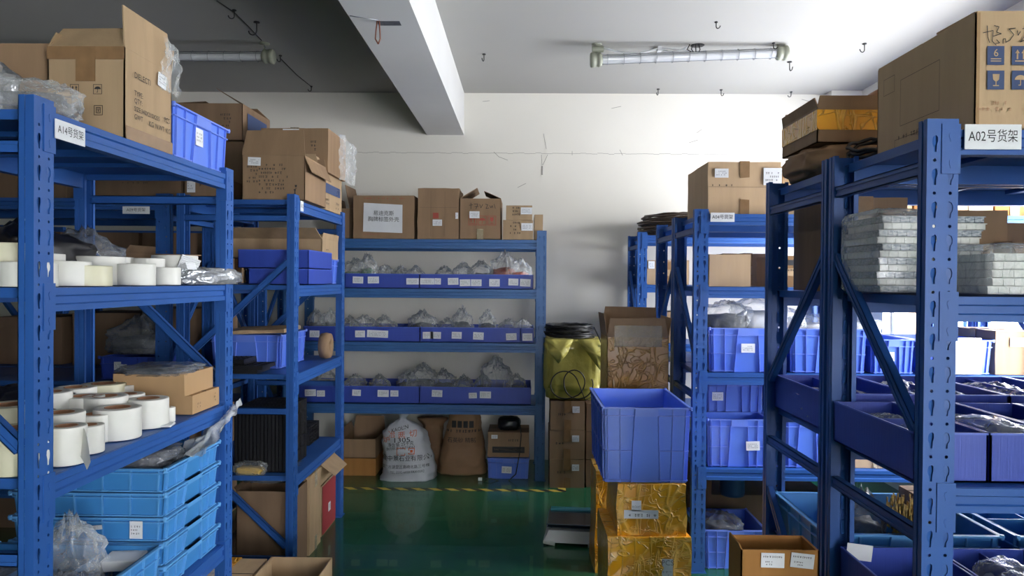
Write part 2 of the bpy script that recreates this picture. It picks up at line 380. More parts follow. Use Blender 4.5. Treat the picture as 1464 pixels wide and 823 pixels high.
def tote(label, x0, x1, y0, y1, z, h, m=TOTE, rz=0, labels=(), group=None, taper=.05, name='plastic_tote', cat='storage bin', div=None, ribs=3, contents=None, handle='FB', midrib=True):
    w, d = abs(x1-x0), abs(y1-y0); SEED[0] += 1
    r = thing(name, label, cat, ((x0+x1)/2, (y0+y1)/2, z), rz, group)
    t = .005
    def wall(face, u, v, off):
        k = 1-taper*(1-v); o, U, V, N, fw_, fh_ = face_frame(face, w-.024, d-.024, h)
        half = (d-.024)/2 if face in 'FB' else (w-.024)/2
        return Vector((0, 0, v*h)) + U*((u-.5)*fw_*k) + N*(half*k+off)
    mb = MB()
    for f in 'FBLR':
        p = [wall(f, 0, 0, 0), wall(f, 1, 0, 0), wall(f, 1, 1, 0), wall(f, 0, 1, 0)]; q = [wall(f, 0, 0, -t), wall(f, 1, 0, -t), wall(f, 1, 1, -t), wall(f, 0, 1, -t)]
        mb.hexa([p[0], p[1], q[1], q[0], p[3], p[2], q[2], q[3]])
    k = 1-taper; mb.box(-(w-.024)/2*k, (w-.024)/2*k, -(d-.024)/2*k, (d-.024)/2*k, 0, t)
    def rib(f, u0, v0, u1, v1, off, wd=.004):
        mb.m = 1
        a, b = wall(f, u0, v0, 0), wall(f, u1, v1, 0); a2, b2 = wall(f, u0, v0, off), wall(f, u1, v1, off)
        dr = (b-a).normalized(); N = face_frame(f, 1, 1, 1)[3]; s = dr.cross(N).normalized()*wd/2
        mb.hexa([a-s, a+s, b+s, b-s, a2-s, a2+s, b2+s, b2-s])
    for f in 'FBLR':
        L_ = w if f in 'FB' else d
        hv = 1-.04/h if h > .12 else .8
        rib(f, 0, hv, 1, hv, .009, .004)
        if f in handle:
            c0, c1 = .34, .66
            for u in (.04, .19, .81, .96): rib(f, u, 0.0, u, 1, .008)
            rib(f, c0-.02, 0, c0+.02, hv, .010); rib(f, c1+.02, 0, c1-.02, hv, .010)
            if midrib and h > .2: rib(f, 0, .42, c0, .42, .007); rib(f, c1, .42, 1, .42, .007)
            rib(f, 0, .03, c0, .03, .008); rib(f, c1, .03, 1, .03, .008)
        else:
            n = ribs+1
            for i in range(n+1): rib(f, .03+.94*i/n, 0, .03+.94*i/n, 1, .008)
            if midrib and h > .2: rib(f, 0, .42, 1, .42, .007)
            rib(f, 0, .03, 1, .03, .008)
    obj('tote_body', mb, r, mats=[m, {TOTE.name: TOTER, TOTE_L.name: TOTELR}.get(m.name, m)])
    mb = MB(); W2, D2 = w/2, d/2
    for (a, b, c, e) in ((-W2, W2, -D2, -D2+.016), (-W2, W2, D2-.016, D2), (-W2, -W2+.016, -D2+.016, D2-.016), (W2-.016, W2, -D2+.016, D2-.016)): mb.box(a, b, c, e, h-.006, h)
    for sx in (-1, 1):
        for sy in (-1, 1): mb.cyl((sx*(W2-.006), sy*(D2-.006), h-.012), (sx*(W2-.006), sy*(D2-.006), h+.004), .007, n=8)
    obj('rim', mb, r, mats={TOTE.name: TOTER, TOTE_L.name: TOTELR}.get(m.name, m))
    for f in handle:
        mb = MB(); hv = 1-.04/h if h > .12 else .8
        p = [wall(f, .36, hv, 0), wall(f, .64, hv, 0), wall(f, .63, 1, 0), wall(f, .37, 1, 0)]; q = [wall(f, .36, hv, .011), wall(f, .64, hv, .011), wall(f, .63, 1, .011), wall(f, .37, 1, .011)]
        mb.hexa([p[0], p[1], q[1], q[0], p[3], p[2], q[2], q[3]])
        obj('handle', mb, r, mats={TOTE.name: TOTER, TOTE_L.name: TOTELR}.get(m.name, m))
    if div:
        nx, ny = div; dh = h*.88
        for i in range(1, nx): mb = MB(); xx = -W2*.96+.96*w*i/nx; mb.box(xx-.002, xx+.002, -D2*.95, D2*.95, t, dh); obj('divider', mb, r, mats=m)
        for j in range(1, ny): mb = MB(); yy = -D2*.96+.96*d*j/ny; mb.box(-W2*.95, W2*.95, yy-.002, yy+.002, t, dh); obj('divider', mb, r, mats=m)
    add_labels(r, w-.02, d-.02, h, labels, SEED[0])
    return r

def tray(label, x0, x1, y0, y1, z, h, n=3, rz=0, labels=(), group=None, m=BIN, back=0, name='divided_parts_bin', ny=1):
    """hollow-board bin with dividers across it"""
    w, d = abs(x1-x0), abs(y1-y0); SEED[0] += 1
    r = thing(name, label, 'parts bin', ((x0+x1)/2, (y0+y1)/2, z), rz, group); t = .004
    mb = MB()
    mb.box(-w/2, w/2, -d/2, -d/2+t, 0, h); mb.box(-w/2, w/2, d/2-t, d/2, 0, h+back); mb.box(-w/2, -w/2+t, -d/2, d/2, 0, h); mb.box(w/2-t, w/2, -d/2, d/2, 0, h); mb.box(-w/2, w/2, -d/2, d/2, 0, t)
    obj('bin_body', mb, r, mats=m)
    mb = MB(); e = .0035
    mb.box(-w/2-.001, w/2+.001, -d/2-.001, -d/2+t+.001, h-e, h+.001)
    for s in (-1, 1): mb.box(s*(w/2-t/2)-t/2-.001, s*(w/2-t/2)+t/2+.001, -d/2, d/2, h-e, h+.001)
    obj('edge_trim', mb, r, mats=BINE)
    for i in range(1, n):
        mb = MB(); xx = -w/2+w*i/n; mb.box(xx-.002, xx+.002, -d/2+t, d/2-t, t, h*.93); obj('divider', mb, r, mats=m)
    for i in range(1, ny):
        mb = MB(); yy = -d/2+d*i/ny; mb.box(-w/2+t, w/2-t, yy-.002, yy+.002, t, h*.93); obj('divider', mb, r, mats=m)
    add_labels(r, w, d, h, [(l[0], l[1], l[2], l[3], l[4]) + tuple(l[5:]) for l in labels], SEED[0])
    return r

_ico = {}
def ico(sub):
    if sub not in _ico:
        import bmesh
        bm = bmesh.new(); bmesh.ops.create_icosphere(bm, subdivisions=sub, radius=1)
        _ico[sub] = ([v.co.copy() for v in bm.verts], [tuple(v.index for v in f.verts) for f in bm.faces]); bm.free()
    return _ico[sub]
def blob(w, d, h, seed=0, amp=.25, freq=2.2, sub=4, tuft=0., square=.6, flat=True, ridged=True):
    vs, fs = ico(sub); mb = MB(); mb.sm = True; out = []
    off = Vector((seed*7.3, seed*3.7, seed*1.9))
    for v in vs:
        p = Vector([math.copysign(abs(c)**square, c) for c in v]) if square != 1 else v.copy()
        n1 = noise.noise(v*freq+off); n2 = noise.noise(v*freq*2.3+off)
        r = 1+amp*((.55-abs(n1)*1.9 if ridged else n1)+(.35-abs(n2)*1.2 if ridged else n2*.5))
        p = p*r
        z = p.z
        if tuft and v.z > .45:
            k = (v.z-.45)/.55; s = 1-.75*k; a = math.atan2(v.y, v.x)
            p.x *= s; p.y *= s; z += tuft*k*(1+.5*math.sin(a*5+seed)+.3*n2*3)
        z = (z+1)/2
        if flat and z < .12: z = max(0, z*.4)
        out.append((p.x*w/2, p.y*d/2, max(0.0, z)*h))
    mb.add(out, fs); return mb
def bag(label, loc, w, d, h, seed, m=None, contents=None, rz=0, tuft=.5, group=None, name='plastic_bag', cat='bag', amp=.3, sub=4, freq=2.4):
    r = thing(name, label, cat, loc, rz, group)
    obj('film', blob(w, d, h, seed, amp, freq, sub, tuft), r, mats=m or FILM)
    if contents: obj('contents', blob(w*.84, d*.84, h*.62, seed+5, .3, 5, 3), r, loc=(0, 0, .002), mats=contents)
    return r

def roll(label, loc, ro, h, ri=.038, m=ROLLP, rz=0, tilt=(0, 0), group=None, tail=False):
    r = thing('label_roll', label, 'roll', loc, rz, group, tilt); mb = MB(); ri = min(ri, ro*.5)
    mb.lathe([(ri+.003, .0), (ro-.001, 0), (ro, .002), (ro, h*.5), (ro, h-.002), (ro-.001, h), (ro-.012, h-.001), (ri+.003, h)], n=40, closed=True)
    for k in range(1, 4): # visible edge windings
        rr = ri+(ro-ri)*k/4; mb.lathe([(rr, h), (rr+.0006, h+.0006), (rr+.0012, h)], n=32)
    n = 9
    obj('paper_winding', mb, r, mats=m)
    mb = MB(); mb.lathe([(ri, 0), (ri+.003, 0), (ri+.003, h+.001), (ri, h+.001)], n=28, closed=True); obj('core', mb, r, mats=CORE)
    if tail:
        mb = MB(); mb.sm = True; pts = []
        for i in range(9):
            a = i/8; pts.append((ro+.001+.09*a, .02-.1*a, -.035*a*a*2))
        mb.add([(p[0]*.9, p[1]-.02, h*.96+p[2]) for p in pts]+[(p[0]*.9-.01, p[1]-.02, .02+p[2]*.2) for p in pts], [(i, i+1, 10+i, 9+i) for i in range(8)])
        obj('loose_strip', mb, r, mats=m)
    return r

# ---- storage rack ----------------------------------------------------------
def plate_mesh(outline, holes, th):
    c = bpy.data.curves.new('c', 'CURVE'); c.dimensions = '2D'; c.fill_mode = 'BOTH'; c.extrude = th/2
    for pts in [outline]+holes:
        s = c.splines.new('POLY'); s.points.add(len(pts)-1); s.use_cyclic_u = True
        for i, p in enumerate(pts): s.points[i].co = (p[0], p[1], 0, 1)
    o = bpy.data.objects.new('c', c); COL.objects.link(o)
    me = bpy.data.meshes.new_from_object(o.evaluated_get(bpy.context.evaluated_depsgraph_get()))
    v = [tuple(x.co) for x in me.vertices]; f = [tuple(p.vertices) for p in me.polygons]
    bpy.data.objects.remove(o); bpy.data.curves.remove(c); bpy.data.meshes.remove(me)
    return v, f
UW, UD = .076, .04
def leaf(cx, cz, s):
    p = [(-.2, .5), (.3, .42), (.5, .2), (.45, -.05), (.2, -.2), (.12, -.5), (-.25, -.5), (-.3, -.1), (-.5, .15), (-.45, .4)]
    return [(cx+s*a*.015, cz+b*.04) for a, b in p]
def upright_mesh(m, H=2.0):
    holes = []; backs = []
    z = .06
    while z < H-.02:
        for s in (-1, 1):
            holes.append([(s*.019+.0042*math.cos(a*math.pi/4), z+.0042*math.sin(a*math.pi/4)) for a in range(8)])
            if z+.04 < H-.03: holes.append(leaf(s*.019, z+.04, s)); backs.append((s*.019, z+.04, s))
        z += .08
    v, f = plate_mesh([(-UW/2, .003), (UW/2, .003), (UW/2, H), (-UW/2, H)], holes, .002)
    mb = MB(); mb.add([(x, .001-zz, y) for x, y, zz in v], f)
    for cx, cz, s in backs:   # pressed-in tongues behind the slots
        mb.add([(cx-.009, .0045+.002*s, cz-.022), (cx+.009, .0045-.002*s, cz-.022), (cx+.009, .0045-.002*s, cz+.022), (cx-.009, .0045+.002*s, cz+.022)], [(0, 1, 2, 3)])
    for s in (-1, 1):
        a, b = s*UW/2, s*(UW/2-.002)
        mb.box(a, b, .002, UD*.4, .003, H); mb.box(a-s*.003, b-s*.003, UD*.4, UD*.6, .003, H); mb.box(a, b, UD*.6, UD, .003, H)
        mb.box(a, s*(UW/2-.014), UD-.002, UD, .003, H)
    mb.box(-UW/2-.008, UW/2+.008, -.008, UD+.012, 0, .004)
    return mb.mesh('upright', m)
UPR = {(m.name, h): upright_mesh(m, h) for m, h in ((RB, 2.0), (RB2, 2.0), (RB, 2.05))}
def channel(mb, a, b, n, wd=.034, dp=.022):
    """brace of folded steel from a to b, broad side facing n"""
    a, b, n = Vector(a), Vector(b), Vector(n); dr = (b-a).normalized(); s = dr.cross(n).normalized()
    def bar(o0, o1, e0, e1):
        mb.hexa([a+s*o0+n*e0, a+s*o1+n*e0, b+s*o1+n*e0, b+s*o0+n*e0, a+s*o0+n*e1, a+s*o1+n*e1, b+s*o1+n*e1, b+s*o0+n*e1])
    bar(-wd/2, -wd/2+.003, -dp/2, dp/2); bar(wd/2-.003, wd/2, -dp/2, dp/2)
    for side in (1, -1):
        bar(-wd/2, -wd/6, side*(dp/2-.002), side*dp/2); bar(-wd/6, wd/6, side*(dp/2-.005), side*(dp/2-.003)); bar(wd/6, wd/2, side*(dp/2-.002), side*dp/2)
def rack(label, loc, rz, L, D, levels, m=RB, bh=.06, front_label=None, label_pos=0, diag=1, group='blue storage racks', H=2.0):
    r = thing('storage_rack', label, 'rack', loc, rz, group)
    um = UPR[(m.name, H)]
    for x in (UW/2, L-UW/2):
        obj('upright', um, r, (x, 0, 0)); obj('upright', um, r, (x, D, 0), (0, 0, math.pi))
    for x in (.015, L-.015):
        for z in ((.27, .975, 1.885) if H == 2.0 else (.10, .894, 1.922)):
            mb = MB(); channel(mb, (x, UD-.004, z), (x, D-UD+.004, z), (1, 0, 0)); obj('brace', mb, r, mats=m)
        for z0, z1 in (((.78, .33), (1.68, 1.22)) if H == 2.0 else ((.69, .17), (1.69, 1.17))):
            mb = MB(); ya, yb = (D-UD, UD) if (diag > 0) == (z0 > 1) else (UD, D-UD); channel(mb, (x, ya, z0), (x, yb, z1), (1, 0, 0)); obj('brace', mb, r, mats=m)
    bd = .034
    for z in levels:
        for s, y in ((1, .001), (-1, D-.001)):
            mb = MB(); prof = [(0, 0), (bd, 0), (bd, -bh), (0, -bh), (0, -bh*.72), (.006, -bh*.66), (.006, -bh*.36), (0, -bh*.30)]
            if s > 0: pts = [(p[0], p[1]) for p in prof]
            else: pts = [(-p[0], p[1]) for p in prof]
            mb.prism(pts, (UW-.001, y, z-.0012), (0, 1, 0), (0, 0, 1), (1, 0, 0), L-2*UW+.002)
            b = obj('beam', mb, r, mats=m)
            for x, e in ((UW, -1), (L-UW, 1)):
                mb = MB()
                yy = y-s*.0045
                mb.box(x, x+e*.042, yy, yy+s*.003, z-.108, z+.012)
                mb.box(x, x-e*.003, yy, yy+s*.038, z-.108, z+.012)
                for dz in (-.085, -.02): mb.prism([(x+e*.021+q[0]*.55, z+dz+q[1]*.55) for q in leaf(0, 0, e)], (0, yy-s*.0012, 0), (1, 0, 0), (0, 0, 1), (0, 1, 0), s*.001)
                obj('beam_connector', mb, b, mats=m)
        mb = MB(); np_ = max(1, round((L-2*UW)/.5)); a = UW-.03; wd = (L-2*a)/np_
        for i in range(np_):
            mb.box(a+i*wd+.001, a+(i+1)*wd-.001, bd*.2, D-bd*.2, z-.003, z)
            mb.box(a+i*wd+.001, a+i*wd+.012, bd, D-bd, z-.026, z-.003); mb.box(a+(i+1)*wd-.012, a+(i+1)*wd-.001, bd, D-bd, z-.026, z-.003)
            mb.box(a+(i+.5)*wd-.02, a+(i+.5)*wd+.02, bd, D-bd, z-.018, z-.003)
        obj('shelf_panel', mb, r, mats=m)
    if front_label:
        tx, x0, z0, lw, lh = front_label
        mb = MB(); mb.box(x0, x0+lw, -.009, -.006, z0, z0+lh); pl = obj('rack_sign', mb, r, mats=LABEL)
        mb = MB(); v, f = text_geo(tx, lh*.55); mx = max(abs(p[0]) for p in v); k = min(1, lw*.44/mx)
        mb.add([(x0+lw/2+p[0]*k, -.0096, z0+lh/2+p[1]) for p in v], f); obj('lettering', mb, pl, mats=INK)
    return r
def coil(name, label, loc, rad, h, turns, wire, m, seed=0, group=None, spread=.3, rz=0, tilt=(0, 0), npt=22):
    r_ = random.Random(seed); pts = []; ra = rad; zz = 0
    for i in range(turns*npt):
        a = 2*math.pi*i/npt
        if i % npt == 0: ra2 = rad*(1-spread*r_.random()); z2 = h*r_.random(); ox, oy = r_.uniform(-.04, .04)*rad, r_.uniform(-.04, .04)*rad; a1, z1, x1, y1 = ra, zz, (pts and cx) or 0, (pts and cy) or 0
        k = (i % npt)/npt; k = k*k*(3-2*k); cr = a1+(ra2-a1)*k; cz = z1+(z2-z1)*k; cx, cy = x1+(ox-x1)*k, y1+(oy-y1)*k
        if i % npt == npt-1: ra, zz = ra2, z2
        pts.append((cr*math.cos(a)+cx, cr*math.sin(a)+cy, wire+cz+.004*math.sin(3*a+i)))
    mb = MB(); mb.tube(pts, wire, 6)
    return tag(obj(name, mb, loc=loc, rot=(tilt[0], tilt[1], rz), mats=m), label, 'cable', group)

def sheet(name, label, loc, w, l, amp, seed, m, rot=(0, 0, 0), cat='plastic wrap', bend=0., n=26, parent=None, taper=0.):
    """thin crumpled sheet in its own xy-plane"""
    mb = MB(); mb.sm = True; V = []
    for j in range(n+1):
        for i in range(n+1):
            u, v = i/n-.5, j/n-.5; q = Vector((u*3+seed*2.7, v*3+seed, seed))
            z = amp*((abs(noise.noise(q*1.3))-.2)*2+.5*abs(noise.noise(q*3.1)))-bend*(v+.5)**2
            k = 1-taper*(v+.5)+.12*noise.noise(Vector((v*6+seed, 3, 1)))
            V.append((u*w*k, v*l+.03*l*noise.noise(Vector((u*7, seed, 2))), z))
    mb.add(V, [(j*(n+1)+i, j*(n+1)+i+1, (j+1)*(n+1)+i+1, (j+1)*(n+1)+i) for j in range(n) for i in range(n)])
    o = obj(name, mb, parent, loc=loc, rot=rot, mats=m)
    return tag(o, label, cat) if parent is None else o
# ------------------------------------------------------------------ the room
WX0, WX1, WY0, WY1, CH = -9.0, 2.92, -4.2, 6.5, 3.27
def wallmat():
    m = mat('wall_paint', 'dedbd2', .85, noise_amt=.05, noise_scale=1.3, bump=.05, bump_scale=40)
    return m
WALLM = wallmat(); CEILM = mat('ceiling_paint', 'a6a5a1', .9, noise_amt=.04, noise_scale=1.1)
def floor_mat():
    m = mat('green_floor_paint', '1f5a3c', .24, noise_amt=.25, noise_scale=2.5, bump=.06, bump_scale=3, coat=.3)
    return m
mb = MB(); mb.box(WX0-.2, WX1+.2, WY0-.2, WY1+.2, -.1, 0); struct('floor', mb, floor_mat())
mb = MB(); mb.box(WX0-.2, WX1+.2, WY0-.2, WY1+.2, CH, CH+.12); struct('ceiling', mb, CEILM)
mb = MB(); mb.box(WX0-.2, WX1+.2, WY1, WY1+.2, 0, CH); struct('wall_back', mb, WALLM)
mb = MB(); mb.box(WX0-.2, WX0, WY0-.2, WY1, 0, CH); struct('wall_left', mb, mat('bounce_cut_wall_paint', '8d8c86', .9))  # unseen left and front walls toned darker to cut bounced light
FX0, FX1, FZ1 = 0.8, 2.3, 2.05  # opening for the added window behind the camera
mb = MB(); mb.box(WX0-.2, FX0, WY0-.2, WY0, 0, CH); mb.box(FX1, WX1+.2, WY0-.2, WY0, 0, CH); mb.box(FX0, FX1, WY0-.2, WY0, 0, .9); mb.box(FX0, FX1, WY0-.2, WY0, FZ1, CH); struct('wall_front', mb, MATS['bounce_cut_wall_paint'])
WINS = [(-4.0, -2.15, .25, 2.8), (3.0, 5.95, .92, 2.52)]
mb = MB(); y = WY0
for a, b, WZ0, WZ1 in WINS:
    mb.box(WX1, WX1+.2, y, a, 0, CH); mb.box(WX1, WX1+.2, a, b, 0, WZ0); mb.box(WX1, WX1+.2, a, b, WZ1, CH); y = b
mb.box(WX1, WX1+.2, y, WY1, 0, CH); struct('wall_right', mb, WALLM)
FRM = mat('window_frame_white', 'c8ccd0', .4)
GL = bpy.data.materials.new('window_glass'); GL.use_nodes = True
_n = GL.node_tree.nodes; _l = GL.node_tree.links; _t = _n.new('ShaderNodeBsdfTransparent'); _g = _n.new('ShaderNodeBsdfGlossy'); _g.inputs['Roughness'].default_value = .03
_x = _n.new('ShaderNodeMixShader'); _x.inputs[0].default_value = .06; _l.new(_t.outputs[0], _x.inputs[1]); _l.new(_g.outputs[0], _x.inputs[2]); _l.new(_x.outputs[0], _n['Material Output'].inputs['Surface'])
for i, (a, b, WZ0, WZ1) in enumerate(WINS):
    r = bpy.data.objects.new('window_%d' % (i+1), None); COL.objects.link(r); r.location = (WX1+.1, (a+b)/2, WZ0); r['kind'] = 'structure'
    hw = (b-a)/2; hh = WZ1-WZ0; mb = MB(); mb.box(-.03, .03, -hw, hw, 0, .05); mb.box(-.03, .03, -hw, hw, hh-.05, hh)
    for q in (-hw+.025, -hw/3, hw/3, hw-.025): mb.box(-.03, .03, q-.022, q+.022, 0, hh)
    mb.box(-.028, .028, -hw, hw, hh*.68, hh*.68+.04)
    obj('window_frame', mb, r, mats=FRM)
    mb = MB(); mb.box(-.003, .003, -hw, hw, .03, hh-.03); obj('pane', mb, r, mats=GL)
    mb = MB(); mb.box(-.13, -.03, -hw, hw, -.03, 0); obj('window_sill', mb, r, mats=FRM)
r = bpy.data.objects.new('window_3', None); COL.objects.link(r); r.location = ((FX0+FX1)/2, WY0-.1, .9); r['kind'] = 'structure'  # unseen window added behind the camera to light camera-facing sides
hw = (FX1-FX0)/2; hh = FZ1-.9; mb = MB(); mb.box(-hw, hw, -.03, .03, 0, .05); mb.box(-hw, hw, -.03, .03, hh-.05, hh)
for q in (-hw+.025, -hw/3, hw/3, hw-.025): mb.box(q-.022, q+.022, -.03, .03, 0, hh)
obj('window_frame', mb, r, mats=FRM)
mb = MB(); mb.box(-hw, hw, -.003, .003, .03, hh-.03); obj('pane', mb, r, mats=GL)
# concrete beam crossing the ceiling, corner pipe box
BX0, BX1, BZ = -.87, -.54, 2.895
mb = MB(); mb.box(BX0, BX1, WY0, WY1, BZ, CH); struct('trim_1', mb, mat('beam_paint', 'cbcbca', .9, noise_amt=.05, noise_scale=2))
mb = MB(); mb.box(2.66, WX1, 6.36, WY1, 0, CH); struct('trim_2', mb, WALLM)
mb = MB()   # long hairline crack and scratches in the plaster
SCR = mat('plaster_crack', '8f8c84', .9)
pts = [(x*.05-1.6, WY1-.001, zr(219, 748, 6.5)+.003*math.sin(x*1.7)+.002*math.sin(x*4.1)) for x in range(85)]
for a, b in zip(pts, pts[1:]): mb.box(a[0], b[0], WY1-.0012, WY1+.001, a[2]-.0015, a[2]+.0015)
def wline(p, q, w=.002):
    A, B = P(*p, Y=WY1), P(*q, Y=WY1); d = (B-A).normalized(); n = Vector((-d.z, 0, d.x))*w
    mb.add([A+n-Vector((0, .002, 0)), B+n-Vector((0, .002, 0)), B-n-Vector((0, .002, 0)), A-n-Vector((0, .002, 0))], [(0, 1, 2, 3)])
for p, q in (((777, 191), (781, 213)), ((783, 221), (776, 236)), ((774, 221), (775, 236)), ((706, 217), (713, 224)), ((713, 224), (726, 229)), ((690, 145), (700, 144)), ((874, 155), (888, 152)), ((1003, 185), (996, 190)), ((985, 204), (998, 200)), ((740, 268), (752, 262)), ((818, 216), (818, 222)), ((890, 222), (886, 214)), ((1146, 142), (1168, 148))): wline(p, q)
for p, w in (((775, 242), .012),): 
    A = P(*p, Y=WY1); mb.box(A.x-.006, A.x+.006, WY1-.003, WY1, A.z-.05, A.z+.03)
struct('trim_3', mb, SCR)
# yellow and black hazard tape on the floor
HZ = bpy.data.materials.new('hazard_tape'); HZ.use_nodes = True
n_ = HZ.node_tree.nodes; l_ = HZ.node_tree.links; tc = n_.new('ShaderNodeTexCoord'); sx = n_.new('ShaderNodeSeparateXYZ'); l_.new(tc.outputs['Object'], sx.inputs[0])
m1 = n_.new('ShaderNodeMath'); m1.operation = 'MULTIPLY_ADD'; m1.inputs[1].default_value = 1.0; l_.new(sx.outputs[1], m1.inputs[0]); l_.new(sx.outputs[0], m1.inputs[2])
m2 = n_.new('ShaderNodeMath'); m2.operation = 'PINGPONG'; m2.inputs[1].default_value = .065; l_.new(m1.outputs[0], m2.inputs[0])
m3 = n_.new('ShaderNodeMath'); m3.operation = 'GREATER_THAN'; m3.inputs[1].default_value = .032; l_.new(m2.outputs[0], m3.inputs[0])
mxc = n_.new('ShaderNodeMixRGB'); mxc.inputs[1].default_value = srgb('1c1c1a'); mxc.inputs[2].default_value = srgb('b9a046'); l_.new(m3.outputs[0], mxc.inputs[0]); l_.new(mxc.outputs[0], n_['Principled BSDF'].inputs['Base Color'])
YH = P(600, 699, Z=0).y
mb = MB(); mb.box(-1.9, .34, YH-.03, YH+.03, 0, .0012); mb.box(.28, .34, YH+.03, YH+.45, 0, .0012); tag(obj('hazard_tape_line', mb, mats=HZ), 'yellow and black striped tape stuck on green floor before back rack', 'floor tape')

# ceiling fixtures -----------------------------------------------------------
def tube_light(label, xl, xr_, y, z, dz=0.0, group=None):
    r = thing('tube_light', label, 'ceiling light', (xl, y, z)); L = xr_-xl; ry = math.atan2(-dz, L)*-1
    r.rotation_euler = (0, ry, 0)
    mb = MB(); mb.cyl((.06, 0, 0), (L-.06, 0, 0), .03, n=18); obj('glass_tube', mb, r, mats=GLASS_T)
    mb = MB()
    for k in range(11): 
        x = .1+(L-.2)*k/10; mb.tube([(x, .038*math.cos(a*math.pi/8), .038*math.sin(a*math.pi/8)) for a in range(16)], .0022, 5, True)
    for a in (.2, 1.3, 2.9, 4.3): mb.cyl((.05, .039*math.cos(a), .039*math.sin(a)), (L-.05, .039*math.cos(a), .039*math.sin(a)), .0025, n=5)
    obj('wire_guard', mb, r, mats=STEEL)
    for x, s in ((0, 1), (L, -1)):
        mb = MB(); mb.lathe([(0, 0), (.045, 0), (.052, .006*s), (.052, .03*s), (.046, .034*s), (.046, .05*s), (.05, .054*s), (.05, .07*s), (.035, .085*s), (0, .085*s)], (x-.02*s, 0, 0), 'x', 20)
        obj('end_cap', mb, r, mats=FIXG)
    for x in (.03, L-.05):
        mb = MB(); top = CH-z-dz*x/L; mb.cyl((x, 0, .045), (x, 0, top-.012), .006, n=8); mb.lathe([(0, top), (.035, top), (.035, top-.008), (.012, top-.014), (0, top-.014)], (x, 0, 0), 'z', 12)
        if x < L/2: mb.cyl((x-.035, 0, top-.04), (x+.045, 0, top-.04), .022, n=12); mb.cyl((x, 0, .03), (x, 0, top-.02), .014, n=10)
        obj('hanger', mb, r, mats=FIXG)
    return r
Yf = 5.15
a = P(848, 86, Y=Yf); b = P(1122, 98, Y=Yf)
tl = tube_light('caged fluorescent tube on the bright ceiling right of the beam', a.x, b.x, Yf, a.z, b.z-a.z)
a2 = P(225, 82, Y=Yf); b2 = P(388, 81, Y=Yf)
tube_light('caged fluorescent tube on the dark ceiling left of the beam', b2.x-(b.x-a.x), b2.x, Yf, b2.z, 0)
def ceil_pt(px, py): return P(px, py, Z=CH)
# white flex with clip and open rose above the right fixture
mb = MB(); q0 = ceil_pt(862, 66); q1 = ceil_pt(943, 67); q2 = ceil_pt(985, 64)
pts = [q0+(q1-q0)*t+Vector((0, 0, -.012-.035*math.sin(math.pi*t))) for t in [i/8 for i in range(9)]]+[q1+(q2-q1)*t+Vector((0, 0, -.012-.03*math.sin(math.pi*t))) for t in [i/6 for i in range(1, 7)]]
mb.tube(pts, .008, 7); mb.tube([p+Vector((0, .03, .008)) for p in pts[::2]], .004, 6); mb.box(q1.x-.015, q1.x+.015, q1.y-.02, q1.y+.05, CH-.03, CH)
tag(obj('lamp_flex', mb, mats=PAPER), 'white flex clipped along ceiling above the caged tube right of beam', 'cable')
mb = MB(); q = ceil_pt(997, 65); mb.lathe([(0, CH-.003), (.045, CH-.003), (.05, CH-.0)], (q.x, q.y, 0), 'z', 16); 
for i in range(4): mb.tube([(q.x-.06+.02*i, q.y-.03, CH-.002), (q.x-.08+.03*i, q.y-.04, CH-.04), (q.x-.05+.02*i, q.y-.02+.01*i, CH-.05)], .004, 5)
tag(obj('ceiling_hole_wires', mb, mats=INK), 'dark ceiling hole with bare wire ends beside the white flex', 'wiring')
mb = MB(); mb.tube([P(1110, 73, Z=CH), P(1060, 78, Z=CH)-Vector((0, 0, .02)), P(1000, 74, Z=CH), P(940, 68, Z=CH)], .003, 5)
tag(obj('grey_ceiling_wire', mb, mats=STEEL), 'thin grey wire slack along ceiling over the right caged tube', 'cable')
# hooks screwed into the ceiling
def hook(px, py, label, big=1.0, rz=0):
    q = ceil_pt(px, py); mb = MB(); s = .05*big
    mb.lathe([(0, 0), (.012*big, 0), (.014*big, -.006), (.004, -.008)], n=10)
    mb.tube([(0, 0, -.006), (0, 0, -s*.8)]+[(-s*.35+s*.35*math.cos(t), 0, -s*.8-s*.35*math.sin(t)) for t in [k*math.pi/6 for k in range(0, 7)]], .0035*max(1, big*.8), 6)
    o = obj('ceiling_hook', mb, loc=q, rot=(0, 0, rz), mats=INK); tag(o, label, 'hook', 'metal hooks in the ceiling')
for px, py, lb, bg, rz in [
    (335, 14, 'small dark hook nearest the photo top on the dark ceiling side', 1, .4), (367, 31, 'largest dark J-shaped hook on the dark side of ceiling', 1.5, 0),
    (401, 79, 'small dark hook just right of the left caged tube end', .9, 1), (445, 123, 'small hook where dark ceiling meets the back wall', .8, .6),
    (692, 77, 'dark hook on bright ceiling just right of the concrete beam', 1, 1.2), (896, 81, 'hook directly above the left half of the right caged tube', .8, 2),
    (1024, 31, 'tiny hook in the ceiling nearest the viewer above right tube', .8, 2.4), (1236, 62, 'dark hook in the ceiling left of the huge corner carton', 1.1, .3),
    (941, 127, 'left of three hooks by the ceiling edge over the back wall', 1, 1), (1031, 128, 'middle of three hooks by the ceiling edge over the back wall', 1, 2),
    (1131, 131, 'right of three hooks by the ceiling edge over the back wall', .8, 0), (1129, 88, 'hook hanging right beside the right caged tube end cap', 1.3, 1.7), (1106, 61, 'hook above the right end of the right caged tube', .8, 2.6)]:
    hook(px, py, lb, bg, rz)
mb = MB()
A_ = [(310, 0), (335, 17), (358, 40), (374, 57)]; pts = [P(a, b, Z=CH)-Vector((0, 0, .004)) for a, b in A_]; mb.tube(pts, .003, 5)
pts = [P(a, b, Z=CH)-Vector((0, 0, .004)) for a, b in ((400, 82), (425, 107), (446, 124))]; mb.tube(pts, .003, 5)
